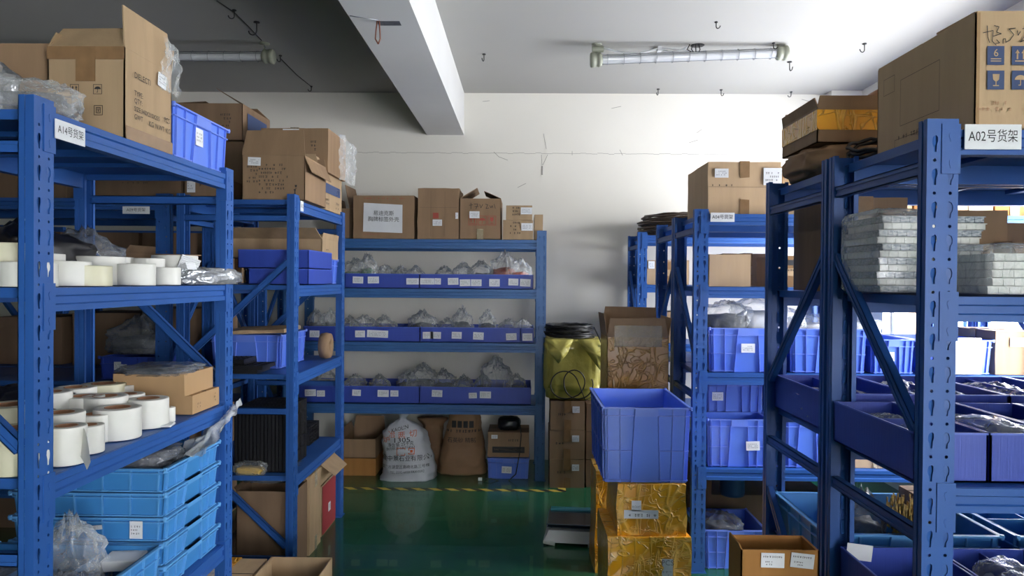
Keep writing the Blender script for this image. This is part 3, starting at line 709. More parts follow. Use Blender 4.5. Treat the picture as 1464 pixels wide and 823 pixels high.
tag(obj('dark_ceiling_wire', mb, mats=INK), 'thin dark wire strung between hooks on the dark ceiling side', 'cable')
# recess with wires in the underside of the beam
q = P(557, 33, Z=BZ); mb = MB(); mb.box(q.x-.055, q.x+.055, q.y-.028, q.y+.028, BZ-.003, BZ+.0)
tag(obj('junction_recess', mb, mats=GREYC), 'small rough-edged open recess under the concrete beam', 'electrical box')
q = P(541, 30, Z=BZ); mb = MB()
for k in (-.012, .008): mb.tube([(q.x+k*.3, q.y, BZ+.02), (q.x+k, q.y, BZ-.05), (q.x+k*1.2, q.y, BZ-.09), (q.x, q.y, BZ-.115)], .004, 6)
tag(obj('loose_wire_loop', mb, mats=mat('copper_wire', '7a4a3a', .5)), 'brown wire loop dangling from the beam beside the open recess', 'cable')
mb = MB(); A, B = P(500, 22, Z=BZ), P(540, 28, Z=BZ); mb.tube([A-Vector((0, 0, .002)), B-Vector((0, 0, .002))], .0025, 5); tag(obj('beam_wire', mb, mats=STEEL), 'thin grey wire running to the loop under the concrete beam', 'cable')

# daylight --------------------------------------------------------------------
w = bpy.data.worlds.new('sky'); SC.world = w; w.use_nodes = True
bg = w.node_tree.nodes['Background']; bg.inputs[0].default_value = (.945, .965, 1.0, 1); bg.inputs[1].default_value = 8.0
for i, (a, b, WZ0, WZ1) in enumerate(WINS):
    ld = bpy.data.lights.new('window_portal', 'AREA'); ld.shape = 'RECTANGLE'; ld.size = WZ1-WZ0; ld.size_y = b-a; ld.cycles.is_portal = True
    lo = bpy.data.objects.new('window_portal', ld); COL.objects.link(lo); lo.location = (WX1+.19, (a+b)/2, (WZ0+WZ1)/2); lo.rotation_euler = (0, R(90), 0)
ld = bpy.data.lights.new('window_portal', 'AREA'); ld.shape = 'RECTANGLE'; ld.size = FX1-FX0; ld.size_y = FZ1-.9; ld.cycles.is_portal = True
lo = bpy.data.objects.new('window_portal', ld); COL.objects.link(lo); lo.location = ((FX0+FX1)/2, WY0-.19, (FZ1+.9)/2); lo.rotation_euler = (R(-90), 0, 0)
SC.view_settings.view_transform = 'Standard'; SC.view_settings.look = 'None'; SC.view_settings.exposure = 2.2; SC.view_settings.gamma = 1; SC.view_settings.use_curve_mapping = False
SC.cycles.max_bounces = 8; SC.cycles.diffuse_bounces = 5; SC.cycles.glossy_bounces = 3; SC.cycles.transparent_max_bounces = 12; SC.cycles.caustics_reflective = False; SC.cycles.caustics_refractive = False
SC.cycles.sample_clamp_indirect = 8

# racks -----------------------------------------------------------------------
LV = (.60, 1.105, 1.57, 1.975)
XF = -1.21
# left row, fronts facing the aisle
Y1a, Y1b = 1.78, 3.015
rack('nearest left rack, A14 sign, blue steel, label rolls on its shelves', (XF, Y1a, 0), R(90), Y1b-Y1a, .62, (.515, 1.086, 1.572, 2.024), front_label=('A14号货架', .07, 1.956, .125, .05), diag=1, H=2.05)
Y2a, Y2b = 3.84, 4.93
rack('second left rack past the gap, blue steel, black trays low down', (XF-.005, Y2a, 0), R(90), Y2b-Y2a, .63, (.538, 1.086, 1.566, 2.024), front_label=('A12', .08, 1.968, .05, .055), diag=-1, H=2.05)
rack('dark rack in the left side aisle bearing the A09 sign', (-3.45, 3.86, 0), 0, 1.56, .6, (.47, 1.041, 1.566, 2.024), front_label=('A09号货架', 1.31, 1.94, .145, .04), H=2.05)
rack('dark rack in the far left corner behind the A09 rack', (-3.75, 5.75, 0), 0, 1.7, .55, (.60, 1.105, 1.57, 1.975))
rack('dark rack far left beyond the back of the A14 rack', (-2.5, 1.7, 0), R(90), 1.3, .6, (.47, 1.041, 1.566, 2.024), H=2.05)
rack('added dark rack back to back behind the A09 rack', (-1.89, 5.08, 0), R(180), 1.56, .6, (.47, 1.041, 1.566, 2.024), H=2.05)  # rack added to darken the gaps behind the left racks
# rack across the back wall
YB = 5.80
bx0, bx1 = -1.92, xr(781, YB)
rack('teal-blue rack along back wall with three rows of shallow bins', (bx0, YB, 0), 0, bx1-bx0, .6, (.60, zr(490, 640, YB), zr(413, 640, YB), zr(342, 640, YB)), m=RB2, bh=.072)
LB = (.60, zr(490, 640, YB), zr(413, 640, YB), zr(342, 640, YB))
# right rows
XR = .975
rack('nearest right rack, A02 sign, blue steel with perforated front post', (XR, 1.78, 0), 0, 1.9, .565, LV, front_label=('A02号货架', .085, 1.925, .135, .06), diag=1)
rack('right rack back to back behind the A02 rack', (XR+1.9, 2.95, 0), R(180), 1.9, .585, LV, diag=1)
XR4 = .935
LV4 = (.575, 1.10, 1.575, 1.975)
rack('right rack beyond side aisle with A04 sign and blue totes', (XR4, 4.0, 0), 0, 1.94, .56, LV4, front_label=('A04号货架', .085, 1.93, .13, .05), diag=1)
rack('right rack back to back behind the A04 rack', (XR4+1.94, 5.16, 0), R(180), 1.94, .58, LV4, diag=1)
rack('last right rack in the corner by back wall', (.92, 5.88, 0), 0, 1.7, .56, LV4, diag=1)
# ================================================================== right side
def xs(a, b, Y): return xr(a, Y), xr(b, Y)
# ---- huge carton on the A02 rack
w0 = 1.10; hw = .66; z = 1.978; hh = .285
ICB = INKB
mk = []
def on_face(px, py, Y, x0, wd, zb, hgt):
    p = P(px, py, Y=Y); return (p.x-x0)/wd, (p.z-zb)/hgt
for (px, py, k) in ((1422, 80, 'six'), (1457, 80, 'up'), (1422, 115, 'glass'), (1457, 115, 'umbrella')):
    u, v = on_face(px, py, 1.80, w0, hw, z, hh)
    mk.append(('F', u, v, rect(.041, .046), INKB)); mk.append(('F', u, v, icon(k, .042, False), C4))
u, v = on_face(1430, 55, 1.80, w0, hw, z, hh)
S_ = [[(-.035, .03), (-.033, .002), (-.028, -.012)], [(-.045, .012), (-.02, .018), (-.022, -.008), (-.012, -.018)], [(-.018, .03), (-.006, .027), (-.012, .014), (0, .01), (-.02, .004)], [(-.012, -.004), (-.004, -.012), (-.014, -.014)],
      [(.004, -.014), (.004, -.003), (.01, -.002), (.011, -.012)], [(.034, .024), (.018, .022), (.03, .008), (.02, -.006), (.012, -.01)], [(.038, .018), (.04, .006), (.046, .016)], [(.05, .022), (.062, .026), (.058, .008), (.046, -.01), (.066, .0)], [(.07, .02), (.08, .02), (.075, 0)]]
mk.append(('F', u, v, hand(S_, .0018), INK))
u, v = on_face(1432, 152, 1.80, w0, hw, z, hh)
mk.append(('F', u, v, scribble(.12, .03, 2, 5, .5), mat('ink_red_faded', 'b08668', .7)))
LN = mat('ink_line_thin', '5e4c3e', .7)
mk += [('L', .50, .52, ring(.20, .135, .0015), LN), ('L', .16, .76, ring(.065, .05, .0015), LN), ('L', .48, .17, scribble(.2, .022, 1, 4, .8), LN), ('L', .46, .10, ring(.22, .035, .0015), LN)]
big = carton('huge tan carton with packing symbols on top of the A02 rack', w0, w0+hw, 1.80, 2.29, z, hh, col=C4, tape='', marks=[], flaps=[('F', -86, .20), ('B', -86, .2), ('L', -87, .2), ('R', -80, .2)], amp=.002)
big.name = 'cardboard_box'
for m_ in mk: pass
by = {}
add_marks(big, hw, .49, hh, [m for m in mk if m[4] is INKB])
for m in mk:
    if m[4] is C4:
        mb = MB(); decal(mb, face_frame(m[0], hw, .49, hh), m[1], m[2], m[3], .0055); obj('packing_symbol', mb, big, mats=C4)
add_marks(big, hw, .49, hh, [m for m in mk if m[4] not in (INKB, C4)])
mb = MB(); mb.box(-hw/2+.002, -hw/2+.010, -.2465, -.2452, .0, hh); obj('corner_crease', mb, big, mats=CIN)

# ---- top of the rear A03 rack
a, b = xs(1136, 1262, 2.7)
carton('open tape-wrapped carton behind the huge carton on the right racks', a+.02, b+.02, 2.56, 2.9, 2.09, .125, col=C2, flaps=[('F', 8, .04), ('L', 12, .035), ('B', 5, .05), ('R', 0, .04)], tape='')
r = bpy.data.objects['cardboard_box.001'] if 'cardboard_box.001' in bpy.data.objects else None
mb = MB(); w_ = b-a; mb.box(-w_/2-.002, w_/2+.002, -.172, .172, .045, .115); 
for o in list(COL.objects):
    if o.parent is None and o.get('label', '').startswith('open tape-wrapped carton'): obj('yellow_wrap', mb, o, mats=YEL)
g = bag('crumpled brown paper parcel under the tape-wrapped carton', ((a+b)/2+.01, 2.72, 1.977), b-a+.02, .36, .118, 3, BSACK, tuft=0, name='paper_parcel', cat='parcel', amp=.12)
coil('cable_coil', 'black cable coil squeezed beside the huge carton on the right racks', (xr(1236, 2.5)+.01, 2.47, 1.977), .085, .10, 9, .006, BLKC, 3, spread=.2, tilt=(.3, -.2))
mb = MB(); mb.lathe([(.028, -.04), (.05, -.04), (.05, .04), (.028, .04)], ax='y', n=28, closed=True)
q = P(1240, 168, Y=2.75); tr = tag(obj('tape_roll', mb, loc=(q.x+.03, 2.70, 2.266), mats=CORE), 'brown tape roll standing on the tape-wrapped carton', 'roll')

# ---- A03 shelf under the top: tall carton, tray stacks
z1 = 1.572
a, b = xs(1148, 1216, 2.80)
carton('tall dull carton with blue print on the A03 rack behind the crossed posts', a, a+.30, 2.62, 2.90, z1, .335, col=C3, tape='F', marks=[('F', .4, .48, rect(.2, .045), INKB), ('F', .4, .48, text_geo('JEW', .04), C4)])
carton('beige open-fronted carton behind the wrapped tray stack', a+.32, a+.64, 2.60, 2.90, z1, .29, col=C2, tape='')
carton('wide dull carton on the A03 rack at the right edge of photo', 1.66, 2.35, 2.5, 2.9, z1, .175, col=C2, flaps=[('F', 150, .11), ('B', 10, .1)], tape='')
TRAYM = mat('component_tray_clear', 'b9bfc4', .25, noise_amt=.5, noise_scale=70, col2='6d7780', coat=.4, stretch=(1, 1, 3))
TRAYW = mat('component_tray_white', 'd6d8d2', .3, noise_amt=.18, noise_scale=60, coat=.4)
def comp_tray(label, cx, cy, z, w, d, group, rz=0, h=.0165, m1=TRAYM, m2=TRAYW, split=.55):
    r = thing('component_tray', label, 'tray', (cx, cy, z), rz, group)
    mb = MB(); mb.box(-w/2, w/2, -d/2, d/2, 0, .003); 
    for sy in (-1, 1): mb.box(-w/2, w/2, sy*d/2-.004*(sy > 0), sy*d/2+.004*(sy < 0), 0, h)
    for sx in (-1, 1): mb.box(sx*w/2-.004*(sx > 0), sx*w/2+.004*(sx < 0), -d/2, d/2, 0, h)
    n = 11
    for i in range(1, n): x = -w/2+w*i/n; mb.box(x-.0012, x+.0012, -d/2-.0015, d/2, 0, h-.002)
    mb.box(-w/2-.003, w/2+.003, -d/2-.003, d/2+.003, h-.003, h-.0005)
    obj('tray_body', mb, r, mats=m2 if split > .5 else m1)
    mb = MB()
    for i in range(n): x = -w/2+w*(i+.5)/n; mb.box(x-w/n*.36, x+w/n*.36, -d/2+.006, d/2-.006, .003, h*.8)
    obj('tray_contents', mb, r, mats=GREYC)
    return r
cx, cy = xr(1312, 2.12), 2.16
wd = xr(1385, 2.05)-xr(1235, 2.05)
for k in range(11):
    comp_tray('one of eleven clear component trays in the tall stack behind the A02 front post', cx+rnd.uniform(-.008, .008), cy+rnd.uniform(-.004, .004), z1+.004+k*.0195, wd*.97, .22, 'trays in the tall stack on the A02 rack', rnd.uniform(-.02, .02), h=.0185, split=k % 2)
mb = MB(); mb.box(-.035, .035, -.124, -.122, 0, .22); mb.box(-.035, .035, -.124, .12, .219, .221)
tag(obj('clear_wrap', blob(wd*.52, .25, .235, 4, .05, 4, 5, 0, .2), loc=(cx-wd*.27, cy, z1+.003), mats=FILM), 'clear film wrapped round left end of the tall tray stack', 'plastic wrap')
cx2 = xr(1380, 1.9)+.17
for k in range(5):
    comp_tray('one of five white component trays in the low stack right of the A02 front post', cx2+rnd.uniform(-.01, .01), 1.91+rnd.uniform(-.004, .004), z1+.004+k*.0205, .30, .17, 'trays in the low stack on the A02 rack', rnd.uniform(-.03, .03), h=.0195, split=.8)
tag(obj('clear_wrap', blob(.34, .2, .128, 9, .07, 3, 4, 0, .25), loc=(cx2-.01, 1.915, z1+.003), mats=FILM), 'clear film draped over the low white tray stack', 'plastic wrap')

# ---- A02 level two: hollow board bins
z2 = 1.107
cols = [(XR+.004+i*.187, XR+.004+(i+1)*.187-.006) for i in range(5)]
names = ['deep blue bin behind the A02 front post', 'deep blue bin just right of the A02 front post', 'deep blue bin second to the right of the A02 front post', 'deep blue bin third to the right of A02 front post', 'deep blue bin fourth to the right of A02 front post']
for i, (a, b) in enumerate(cols):
    tray(names[i]+', middle shelf', a, b, 1.825, 2.295, z2, .122, 1, ny=2, group='blue bins on the A02 middle shelf')
bag('clear bag of white foam parts in the front bin right of A02 post', (cols[1][0]+.09, 1.975, z2+.012), .15, .24, .118, 4, FILM, PAPER, tuft=0, amp=.15)
bag('flat grey bag in the bin two right of the A02 post', (cols[2][0]+.09, 1.985, z2+.012), .15, .24, .10, 6, FILM, GREYC, tuft=.1)
bag('pale bag of foam in the bin behind the A02 post', (cols[0][0]+.1, 2.14, z2+.01), .16, .26, .09, 8, FILM, PAPER, tuft=.1)
bag('grey bag at the rear of the bin right of the A02 post', (cols[1][0]+.1, 2.18, z2+.01), .16, .2, .09, 9, FILM, GREYC, tuft=.1)
bag('white tufted bag in the third bin of A02 middle shelf', (cols[3][0]+.09, 2.1, z2+.01), .17, .3, .12, 31, FILM, PAPER, tuft=.3)
# A03 level two bins
colsb = [(XR+.03+i*.30, XR+.03+(i+1)*.30-.006) for i in range(4)]
for i, (a, b) in enumerate(colsb):
    tray(['leftmost', 'second', 'third', 'fourth'][i]+' deep blue bin on the A03 middle shelf counted from the aisle', a, b, 2.415, 2.905, z2, .128, 2, group='blue bins on the A03 middle shelf')
for i, (k, yy, sc) in enumerate([(0, 2.6, PAPER), (1, 2.62, PAPER), (1, 2.8, PAPER), (2, 2.6, PAPER), (3, 2.65, PAPER), (2, 2.82, GREYC)]):
    a, b = colsb[k]
    bag(['pale bag in the bin nearest the aisle, A03 rack', 'pale parts bag front of second A03 bin', 'pale parts bag at rear of second A03 bin', 'flat cream bag in the third A03 bin', 'glossy white bag bulging from the fourth A03 bin', 'dark parts bag at rear of third A03 bin'][i],
        ((a+b)/2+(.03 if i % 2 else -.02), min(max(yy, 2.56), 2.77), z2+.006), .22, .24, .105+.05*(i == 4), 20+i, FILM, sc, tuft=.15)
# A02 level three bins
z3 = .602
for i, (a, b) in enumerate([(XR+.03, XR+.31), (XR+.32, XR+.60), (XR+.61, XR+.89), (XR+.9, XR+1.2)]):
    tray(['leftmost', 'second', 'third', 'fourth'][i]+' deep blue bin on the A02 lower shelf, edge low in photo', a, b, 1.825, 2.295, z3, .17, 2 if i else 1, ny=1, group='blue bins on the A02 lower shelf',
         labels=[('B', .5, .8, .01, .01)] if False else [])
mb = MB(); mb.box(-.04, .04, -.001, .001, 0, .05); q = P(1228, 782, Y=2.28)
tag(obj('paper_tag', mb, loc=(q.x, 2.283, .735), rot=(0, .12, 0), mats=LABEL), 'white paper tag stuck inside the leftmost lower A02 bin', 'label')
for i, (px, py, Y) in enumerate([(1425, 778, 2.2), (1455, 786, 2.1), (1440, 800, 1.98)]):
    q = P(px, py, Y=Y); bag(['glossy white packet at the back of the second lower A02 bin', 'white foam packet beside the bin rim at right photo edge', 'white packet lowest in the right photo corner'][i], (q.x+.02, Y, z3+.03), .15, .12, .135, 50+i, FILM, PAPER, tuft=0, amp=.15, rz=.4)
# A03 level three: light blue crates
tote('light blue crate on the lower A03 shelf, nearest the aisle', XR+.03, XR+.62, 2.415, 2.905, z3+.002, .165, TOTE_L, group='light blue crates on the lower A03 shelf', div=None, taper=.03)
tote('light blue divided crate on the lower A03 shelf, far from the aisle', XR+.66, XR+1.25, 2.415, 2.905, z3+.002, .165, TOTE_L, group='light blue crates on the lower A03 shelf', div=(3, 2), taper=.03)
# golden pin bundle
r = thing('pin_bundle', 'bundle of golden metal pins standing in the light blue crate', 'metal pins', (xr(1292, 2.7), 2.68, z3+.01))
GOLD = mat('gold_pins', 'd4b060', .4, metal=.2, noise_amt=.5, noise_scale=50, col2='7a6334')
mb = MB(); rr = random.Random(3)
for i in range(260):
    a = rr.uniform(0, 6.28); q = rr.random()**.5*.055; h = .19+rr.uniform(-.03, .04)*(1-q*8)
    x, y = q*math.cos(a), q*math.sin(a); zz = h*(1-.9*rr.random()**2.0)
    x *= 1+.25*(1-zz/.2); mb.box(x-.0022, x+.0022, y-.0022, y+.0022, max(0, zz-.022), zz)
obj('pins', mb, r, mats=GOLD)['kind'] = 'stuff'
carton('small grey-brown open carton behind the golden pins', xr(1308, 2.8), xr(1308, 2.8)+.16, 2.76, 2.9, z3+.008, .19, col=C3, tape='')
bag('small dark bag of parts left of the golden pins', (xr(1238, 2.75), 2.75, z3+.01), .14, .12, .16, 12, FILMD, GREYC)

# ---- A04 rack ---------------------------------------------------------------
zt = 1.977
x0 = xr(1011, 4.05)
lb = [('F', .18, .78, .075, .05, 0), ('F', .88, .72, .10, .095, 0)]
mk = [small_print('F', .2, .55, .12, .02, 1, 4), ('F', .5, .52, rect(.4, .0015), LN)]
carton('large tan carton on top of the A04 rack, two labels on its face', x0, xr(1115, 4.05), 4.05, 4.55, zt, .29, col=C4, labels=lb, marks=mk, tape='F', flaps=None)
carton('tan carton tight right of the large one on the A04 rack', xr(1117, 4.1), xr(1117, 4.1)+.34, 4.1, 4.5, zt, .275, col=C1, labels=[('F', .13, .82, .06, .045)])
xq = xr(1117, 4.1)+.36
for i, (ww, h, c) in enumerate([(.34, .16, C4), (.20, .20, C5), (.22, .17, C4), (.21, .19, C5)]):
    if xq+ww < 2.9: carton('carton %s on the A04 rack top counted from the large one' % ['third', 'fourth', 'fifth', 'sixth'][i], xq, xq+ww, 4.06, 4.5, zt, h, col=c, labels=[('F', .5, .6, .08, .06)] if i % 2 else [])
    xq += ww+.012
zs = 1.577
def cseries(items, Y, z, dep, base=C1):
    for (p0, p1, h, lab, kw) in items: carton(lab, xr(p0, Y), xr(p1, Y), Y, Y+dep, z, h, **kw)
cseries([(1014, 1073, .18, 'plain corrugated carton on the A04 upper shelf beside the perforated post', dict(col=C4, tape='')),
         (1110, 1150, .17, 'sunlit carton with pallet arrows print on A04 upper shelf', dict(col=C4, labels=[('F', .15, .78, .05, .05)], marks=[('F', .6, .8, rect(.09, .03), INK), ('F', .3, .3, icon('glass', .045, False), INK), ('F', .7, .3, icon('up', .05, False), INK), small_print('F', .5, .55, .13, .02, 1, 2)])),
         (1385, 1420, .26, 'sunlit orange-brown carton high on A04 rack near the window', dict(col=C5)), (1422, 1462, .27, 'second sunlit carton by the window on the A04 upper shelf', dict(col=C4)), (1290, 1330, .26, 'carton behind the stacked trays on the A04 upper shelf', dict(col=C4))], 4.08, zs, .35)
# totes on A04 level two
zz = 1.103
for i, (p0, p1, h, lab, lbs) in enumerate([(1014, 1128, .245, 'blue tote next to the A04 post, bags heaped on it', [('F', .5, .55, .075, .05)]), (1131, 1244, .245, 'blue tote behind the crossed braces on the A04 middle shelf', []),
        (1248, 1312, .19, 'small blue tote with square label on the A04 middle shelf', [('F', .4, .5, .05, .05)]), (1316, 1424, .19, 'blue tote holding a tall white sheet on the A04 middle shelf', [])]):
    tote(lab, xr(p0, 4.03), xr(p1, 4.03), 4.03, 4.5, zz, h, labels=lbs, group='blue totes on the A04 middle shelf', handle='FB')
carton('sunlit tan carton at the end of A04 middle shelf by the window', xr(1428, 4.03), 2.84, 4.05, 4.45, zz, .24, col=C2, labels=[('F', .5, .75, .08, .05)], tape='L')
mb = MB(); mb.bev(-.10, .10, -.004, .004, 0, .20, .002); tag(obj('white_sheet', mb, loc=(xr(1380, 4.0), 4.012, zz+.004), rot=(-.0, 0, 0), mats=PAPER), 'bright white sheet leaning on the blue tote near the window', 'sheet')
for i, (px, w_, h_, mt, ct) in enumerate([(1040, .26, .13, FILM, GREYC), (1085, .26, .16, FILM, PAPER), (1120, .2, .1, FILM, PAPER), (1165, .3, .06, FILM, PAPER), (1225, .2, .06, FILM, PAPER)]):
    bag(['grey bag heaped on the left of the tote by the A04 post', 'puffy pale bag on top of the tote by the A04 post', 'clear bag drooping at right end of that first A04 tote', 'white packets showing over the second A04 tote', 'white packet at the right end of the second A04 tote'][i],
        (xr(px, 4.2), 4.22, zz+.19), w_, .3, h_+.06, 60+i, mt, ct, tuft=.1, amp=.2)
# A04 level three
zz = .578
for i, (p0, p1, lbs) in enumerate([(1013, 1107, [('F', .72, .45, .075, .05, .03)]), (1111, 1205, [('F', .82, .6, .09, .06, .02)])]):
    tote(['short blue tote with white label on the A04 lower shelf by post', 'short blue tote with tilted label behind the rear post on A04 lower shelf'][i], xr(p0, 4.03), xr(p1, 4.03), 4.03, 4.27, zz, .265, labels=lbs, group='front blue totes on the A04 lower shelf')
    tote(['blue tote stacked behind the labelled one on A04 lower shelf', 'second blue tote stacked behind on A04 lower shelf'][i], xr(p0, 4.28)-.01, xr(p1, 4.28)-.05, 4.29, 4.53, zz, .45, labels=[('F', .2, .78, .065, .05)] if i == 0 else [], group='rear blue totes on the A04 lower shelf')
carton('tape-wrapped sunlit parcel on the A04 lower shelf behind brace', xr(1216, 4.05), xr(1300, 4.05), 4.05, 4.35, zz, .125, col=C4, tape='F', tapem=TAPEC)
bag('pale clear bag on the A04 lower shelf right of parcel', (xr(1330, 4.2), 4.2, zz), .3, .25, .14, 71, FILM, PAPER)
# floor under A04
tote('blue tote on the floor below the A04 rack holding grey parts', xr(1010, 4.05), xr(1010, 4.05)+.36, 4.05, 4.45, 0, .22, group='blue totes on the floor of the right racks')
bag('grey parts heaped in the floor tote under A04', (xr(1032, 4.2), 4.22, .1), .22, .25, .16, 72, FILMD, GREYC, tuft=.1)
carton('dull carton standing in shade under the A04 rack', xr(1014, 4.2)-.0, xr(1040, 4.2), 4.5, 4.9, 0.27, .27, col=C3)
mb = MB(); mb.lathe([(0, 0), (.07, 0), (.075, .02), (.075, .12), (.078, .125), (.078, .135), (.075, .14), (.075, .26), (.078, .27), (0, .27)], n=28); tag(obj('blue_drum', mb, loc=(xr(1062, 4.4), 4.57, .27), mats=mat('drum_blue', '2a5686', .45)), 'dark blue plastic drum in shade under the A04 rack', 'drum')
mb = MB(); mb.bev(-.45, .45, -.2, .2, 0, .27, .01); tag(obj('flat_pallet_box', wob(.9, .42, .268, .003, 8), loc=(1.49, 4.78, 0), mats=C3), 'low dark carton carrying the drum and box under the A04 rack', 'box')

# ---- behind: racks A05 / A06
carton('carton seen between dark posts on the last right rack', xr(925, 5.95), xr(985, 5.95), 5.95, 6.3, 1.577, .20, col=C1, labels=[('F', .1, .8, .05, .06)])
carton('brown carton on upper shelf of the A05 rack between posts', 1.3, 1.62, 4.75, 5.1, 1.577, .21, col=C2)
coil('cable_coil', 'big flat coil of brown cable lying on the last right rack', (xr(912, 5.95)+.36, 6.05, 1.98), .36, .17, 20, .008, BRNC, 11, spread=.34)
tote('blue tote on the far A05 rack middle shelf', 1.55, 2.0, 4.65, 5.1, 1.103, .2, group='far blue totes right')
carton('striped tan cartons by window on the last right rack', xr(1290, 5.95), xr(1330, 5.95), 5.95, 6.3, 1.103, .36, col=C2)
carton('far tan carton on the last right rack near the post', .98, 1.3, 5.95, 6.3, 1.103, .25, col=C2)

# ---- centre: tote on yellow boxes -------------------------------------------
YC = 3.40
xa, xb = xr(862, YC), xr(992, YC)
carton('lowest yellow taped box beneath the big blue tote', xa+.03, xb-.005, YC-.02, YC+.42, 0, .41, col=YEL, tape='', amp=.008, marks=[('F', .72, .62, rect(.05, .12), LABEL), ('F', .72, .72, text_geo('PCS', .035), INK), ('F', .72, .60, scribble(.045, .03, 2, 3), INK)], name='taped_box')
carton('upper yellow taped box with torn labels under the big blue tote', xa+.075, xb-.025, YC+.0, YC+.42, .412, .243, col=YEL, tape='', amp=.008, marks=[('F', .35, .42, rect(.16, .04), LABEL), ('F', .28, .58, rect(.045, .05), LABEL), ('F', .28, .56, text_geo('ROHS', .016), INK), ('F', .38, .40, scribble(.14, .025, 1, 9), INK)], name='taped_box')
tote('big open blue tote on the stack of yellow taped boxes', xa, xb, YC, YC+.62, .656, zr(583, 925, YC)-.656, taper=.045, handle='FB', ribs=4)
carton('yellow taped box standing behind the low yellow box, in shade', xr(858, 3.95)-.01, xr(858, 3.95)+.40, 3.98, 4.28, 0, .56, col=YEL, tape='', amp=.007, name='taped_box')
a, b = xr(869, 4.30), xr(957, 4.30)
carton('amber-wrapped carton under the tall open carton behind blue tote', a, b+.005, 4.31, 4.66, 0, .60, col=BRW, tape='', amp=.006, name='taped_box')
zt_ = zr(482, 900, 4.30)
tall = carton('tall open-topped carton wrapped in amber tape behind big blue tote', a, b, 4.30, 4.66, .602, zt_-.602, col=BRW, flaps=[('F', 3, .115), ('B', -2, .17), ('L', 8, .14), ('R', 10, .12)], tape='', amp=.004)
for c in tall.children:
    if c.name.startswith('flap'): c.data.materials[0] = C2
mb = MB(); mb.box(-.14, .14, -.1875, -.1865, -.055, .07)
mb.v = [(x, y, z_+(zt_-.602)) for x, y, z_ in mb.v]; obj('packing_tape', mb, tall, mats=TAPEC)
# small open carton standing in the aisle before the right racks
a, b = xr(1064, 2.2), xr(1176, 2.2); zt_ = zr(786, 1120, 2.2)
carton('plain carton under the small open one, aisle side of right racks', a-.02, b-.0, 2.19, 2.42, 0, .40, col=C2, tape='')
bx = carton('small open brown carton with two white labels, low at right', a, b, 2.2, 2.33, .402, zt_-.402, col=C5, flaps=[('L', 12, .012), ('R', 176, .02)], tape='')
w_, d_, h_ = b-a, .13, zt_-.402
for u, rt in ((.40, -.02), (.78, -.10)):
    fr = face_frame('F', w_, d_, h_); mb = MB(); c, s_ = math.cos(rt), math.sin(rt); lw, lh = .070, .044
    q = [(x*c-y*s_, x*s_+y*c) for x, y in [(-lw/2, -lh/2), (lw/2, -lh/2), (lw/2, lh/2), (-lw/2, lh/2)]]
    mb.prism([(u*w_+p[0], h_-.030+p[1]) for p in q], fr[0]+fr[3]*.004, fr[1], fr[2], fr[3], .001); mb.m = 1
    decal(mb, fr, u, 1-.019/h_, scribble(.058, .010, 1, int(u*10), .95), .0056, rt); decal(mb, fr, u-.05, 1-.038/h_, scribble(.03, .016, 2, int(u*20), .9), .0056, rt)
    obj('paper_label', mb, bx, mats=[LABEL, INK])

# ---- yellow sack, coil, small cartons
YS = 5.62; x0, x1 = xr(788, YS), xr(838, YS); hb = zr(573, 812, YS)/3
for k in range(3):
    carton(['bottom', 'middle', 'top'][k]+' of the three small labelled cartons under the yellow sack', x0+rnd.uniform(-.005, .005), x1, YS, YS+.32, k*hb, hb-.003, col=C2, tape='F', labels=[('F', .74, .72, .055, .05)], marks=[small_print('F', .3, .55, .1, .03, 1, k)], group='small cartons under the yellow sack', tapem=TAPE)
for k in range(3):
    carton(['bottom', 'middle', 'top'][k]+' small carton in the shaded column right of the labelled ones', x1+.015, x1+.30, YS+.03, YS+.33, k*hb*.97, hb*.97-.003, col=C3, tape='F', group='shaded small cartons by the blue tote')
zs0 = 3*hb; cxs = xr(821, YS+.15); ws = xr(863, YS+.1)-xr(779, YS+.1); hs = zr(483, 820, YS+.15)-zs0
r = thing('yellow_sack', 'bulging yellow woven sack with folded-out corners on small cartons', 'sack', (cxs, YS+.2, zs0))
sk = blob(ws, .42, hs*1.12, 2, .07, 2.2, 5, 0, .42); sk.v = [(x, y, min(z_, hs)) for x, y, z_ in sk.v]
obj('sack_body', sk, r, mats=YSACK)
for pts in ([(-.22, .0), (-.02, .0), (-.06, -.10), (-.13, -.18), (-.2, -.10)], [(.02, 0), (.23, 0), (.22, -.13), (.19, -.23), (.12, -.14)]):
    mb = MB(); mb.sm = True; n = 8; k = len(pts); c0 = (sum(p[0] for p in pts)/k, sum(p[1] for p in pts)/k)
    ringp = []
    for i in range(k):
        for j in range(4): t = j/4; ringp.append((pts[i][0]*(1-t)+pts[(i+1) % k][0]*t, pts[i][1]*(1-t)+pts[(i+1) % k][1]*t))
    def yy(x, z_): return -.232-.02*math.cos(x*9)+.012*math.sin(40*x+30*z_)-(.03 if z_ < -.05 else 0)*1.0
    for s_, q in ((0, 0), (1, .006)): pass
    V_ = [(c0[0], yy(*c0)-.02, hs+c0[1])]+[(x*.5+c0[0]*.5, yy(x, z_)-.018, hs+(z_+c0[1])/2) for x, z_ in ringp]+[(x, yy(x, z_), hs+z_) for x, z_ in ringp]+[(x, yy(x, z_)+.02, hs+z_+.004) for x, z_ in ringp]
    m_ = len(ringp)
    mb.add(V_, [(0, 1+i, 1+(i+1) % m_) for i in range(m_)]+[(1+i, 1+m_+i, 1+m_+(i+1) % m_, 1+(i+1) % m_) for i in range(m_)]+[(1+m_+i, 1+2*m_+i, 1+2*m_+(i+1) % m_, 1+m_+(i+1) % m_) for i in range(m_)])
    obj('folded_corner', mb, r, mats=mat('yellow_woven_fold', 'c4b95c', .5, noise_amt=.15, noise_scale=8, bump=.3, bump_scale=20))
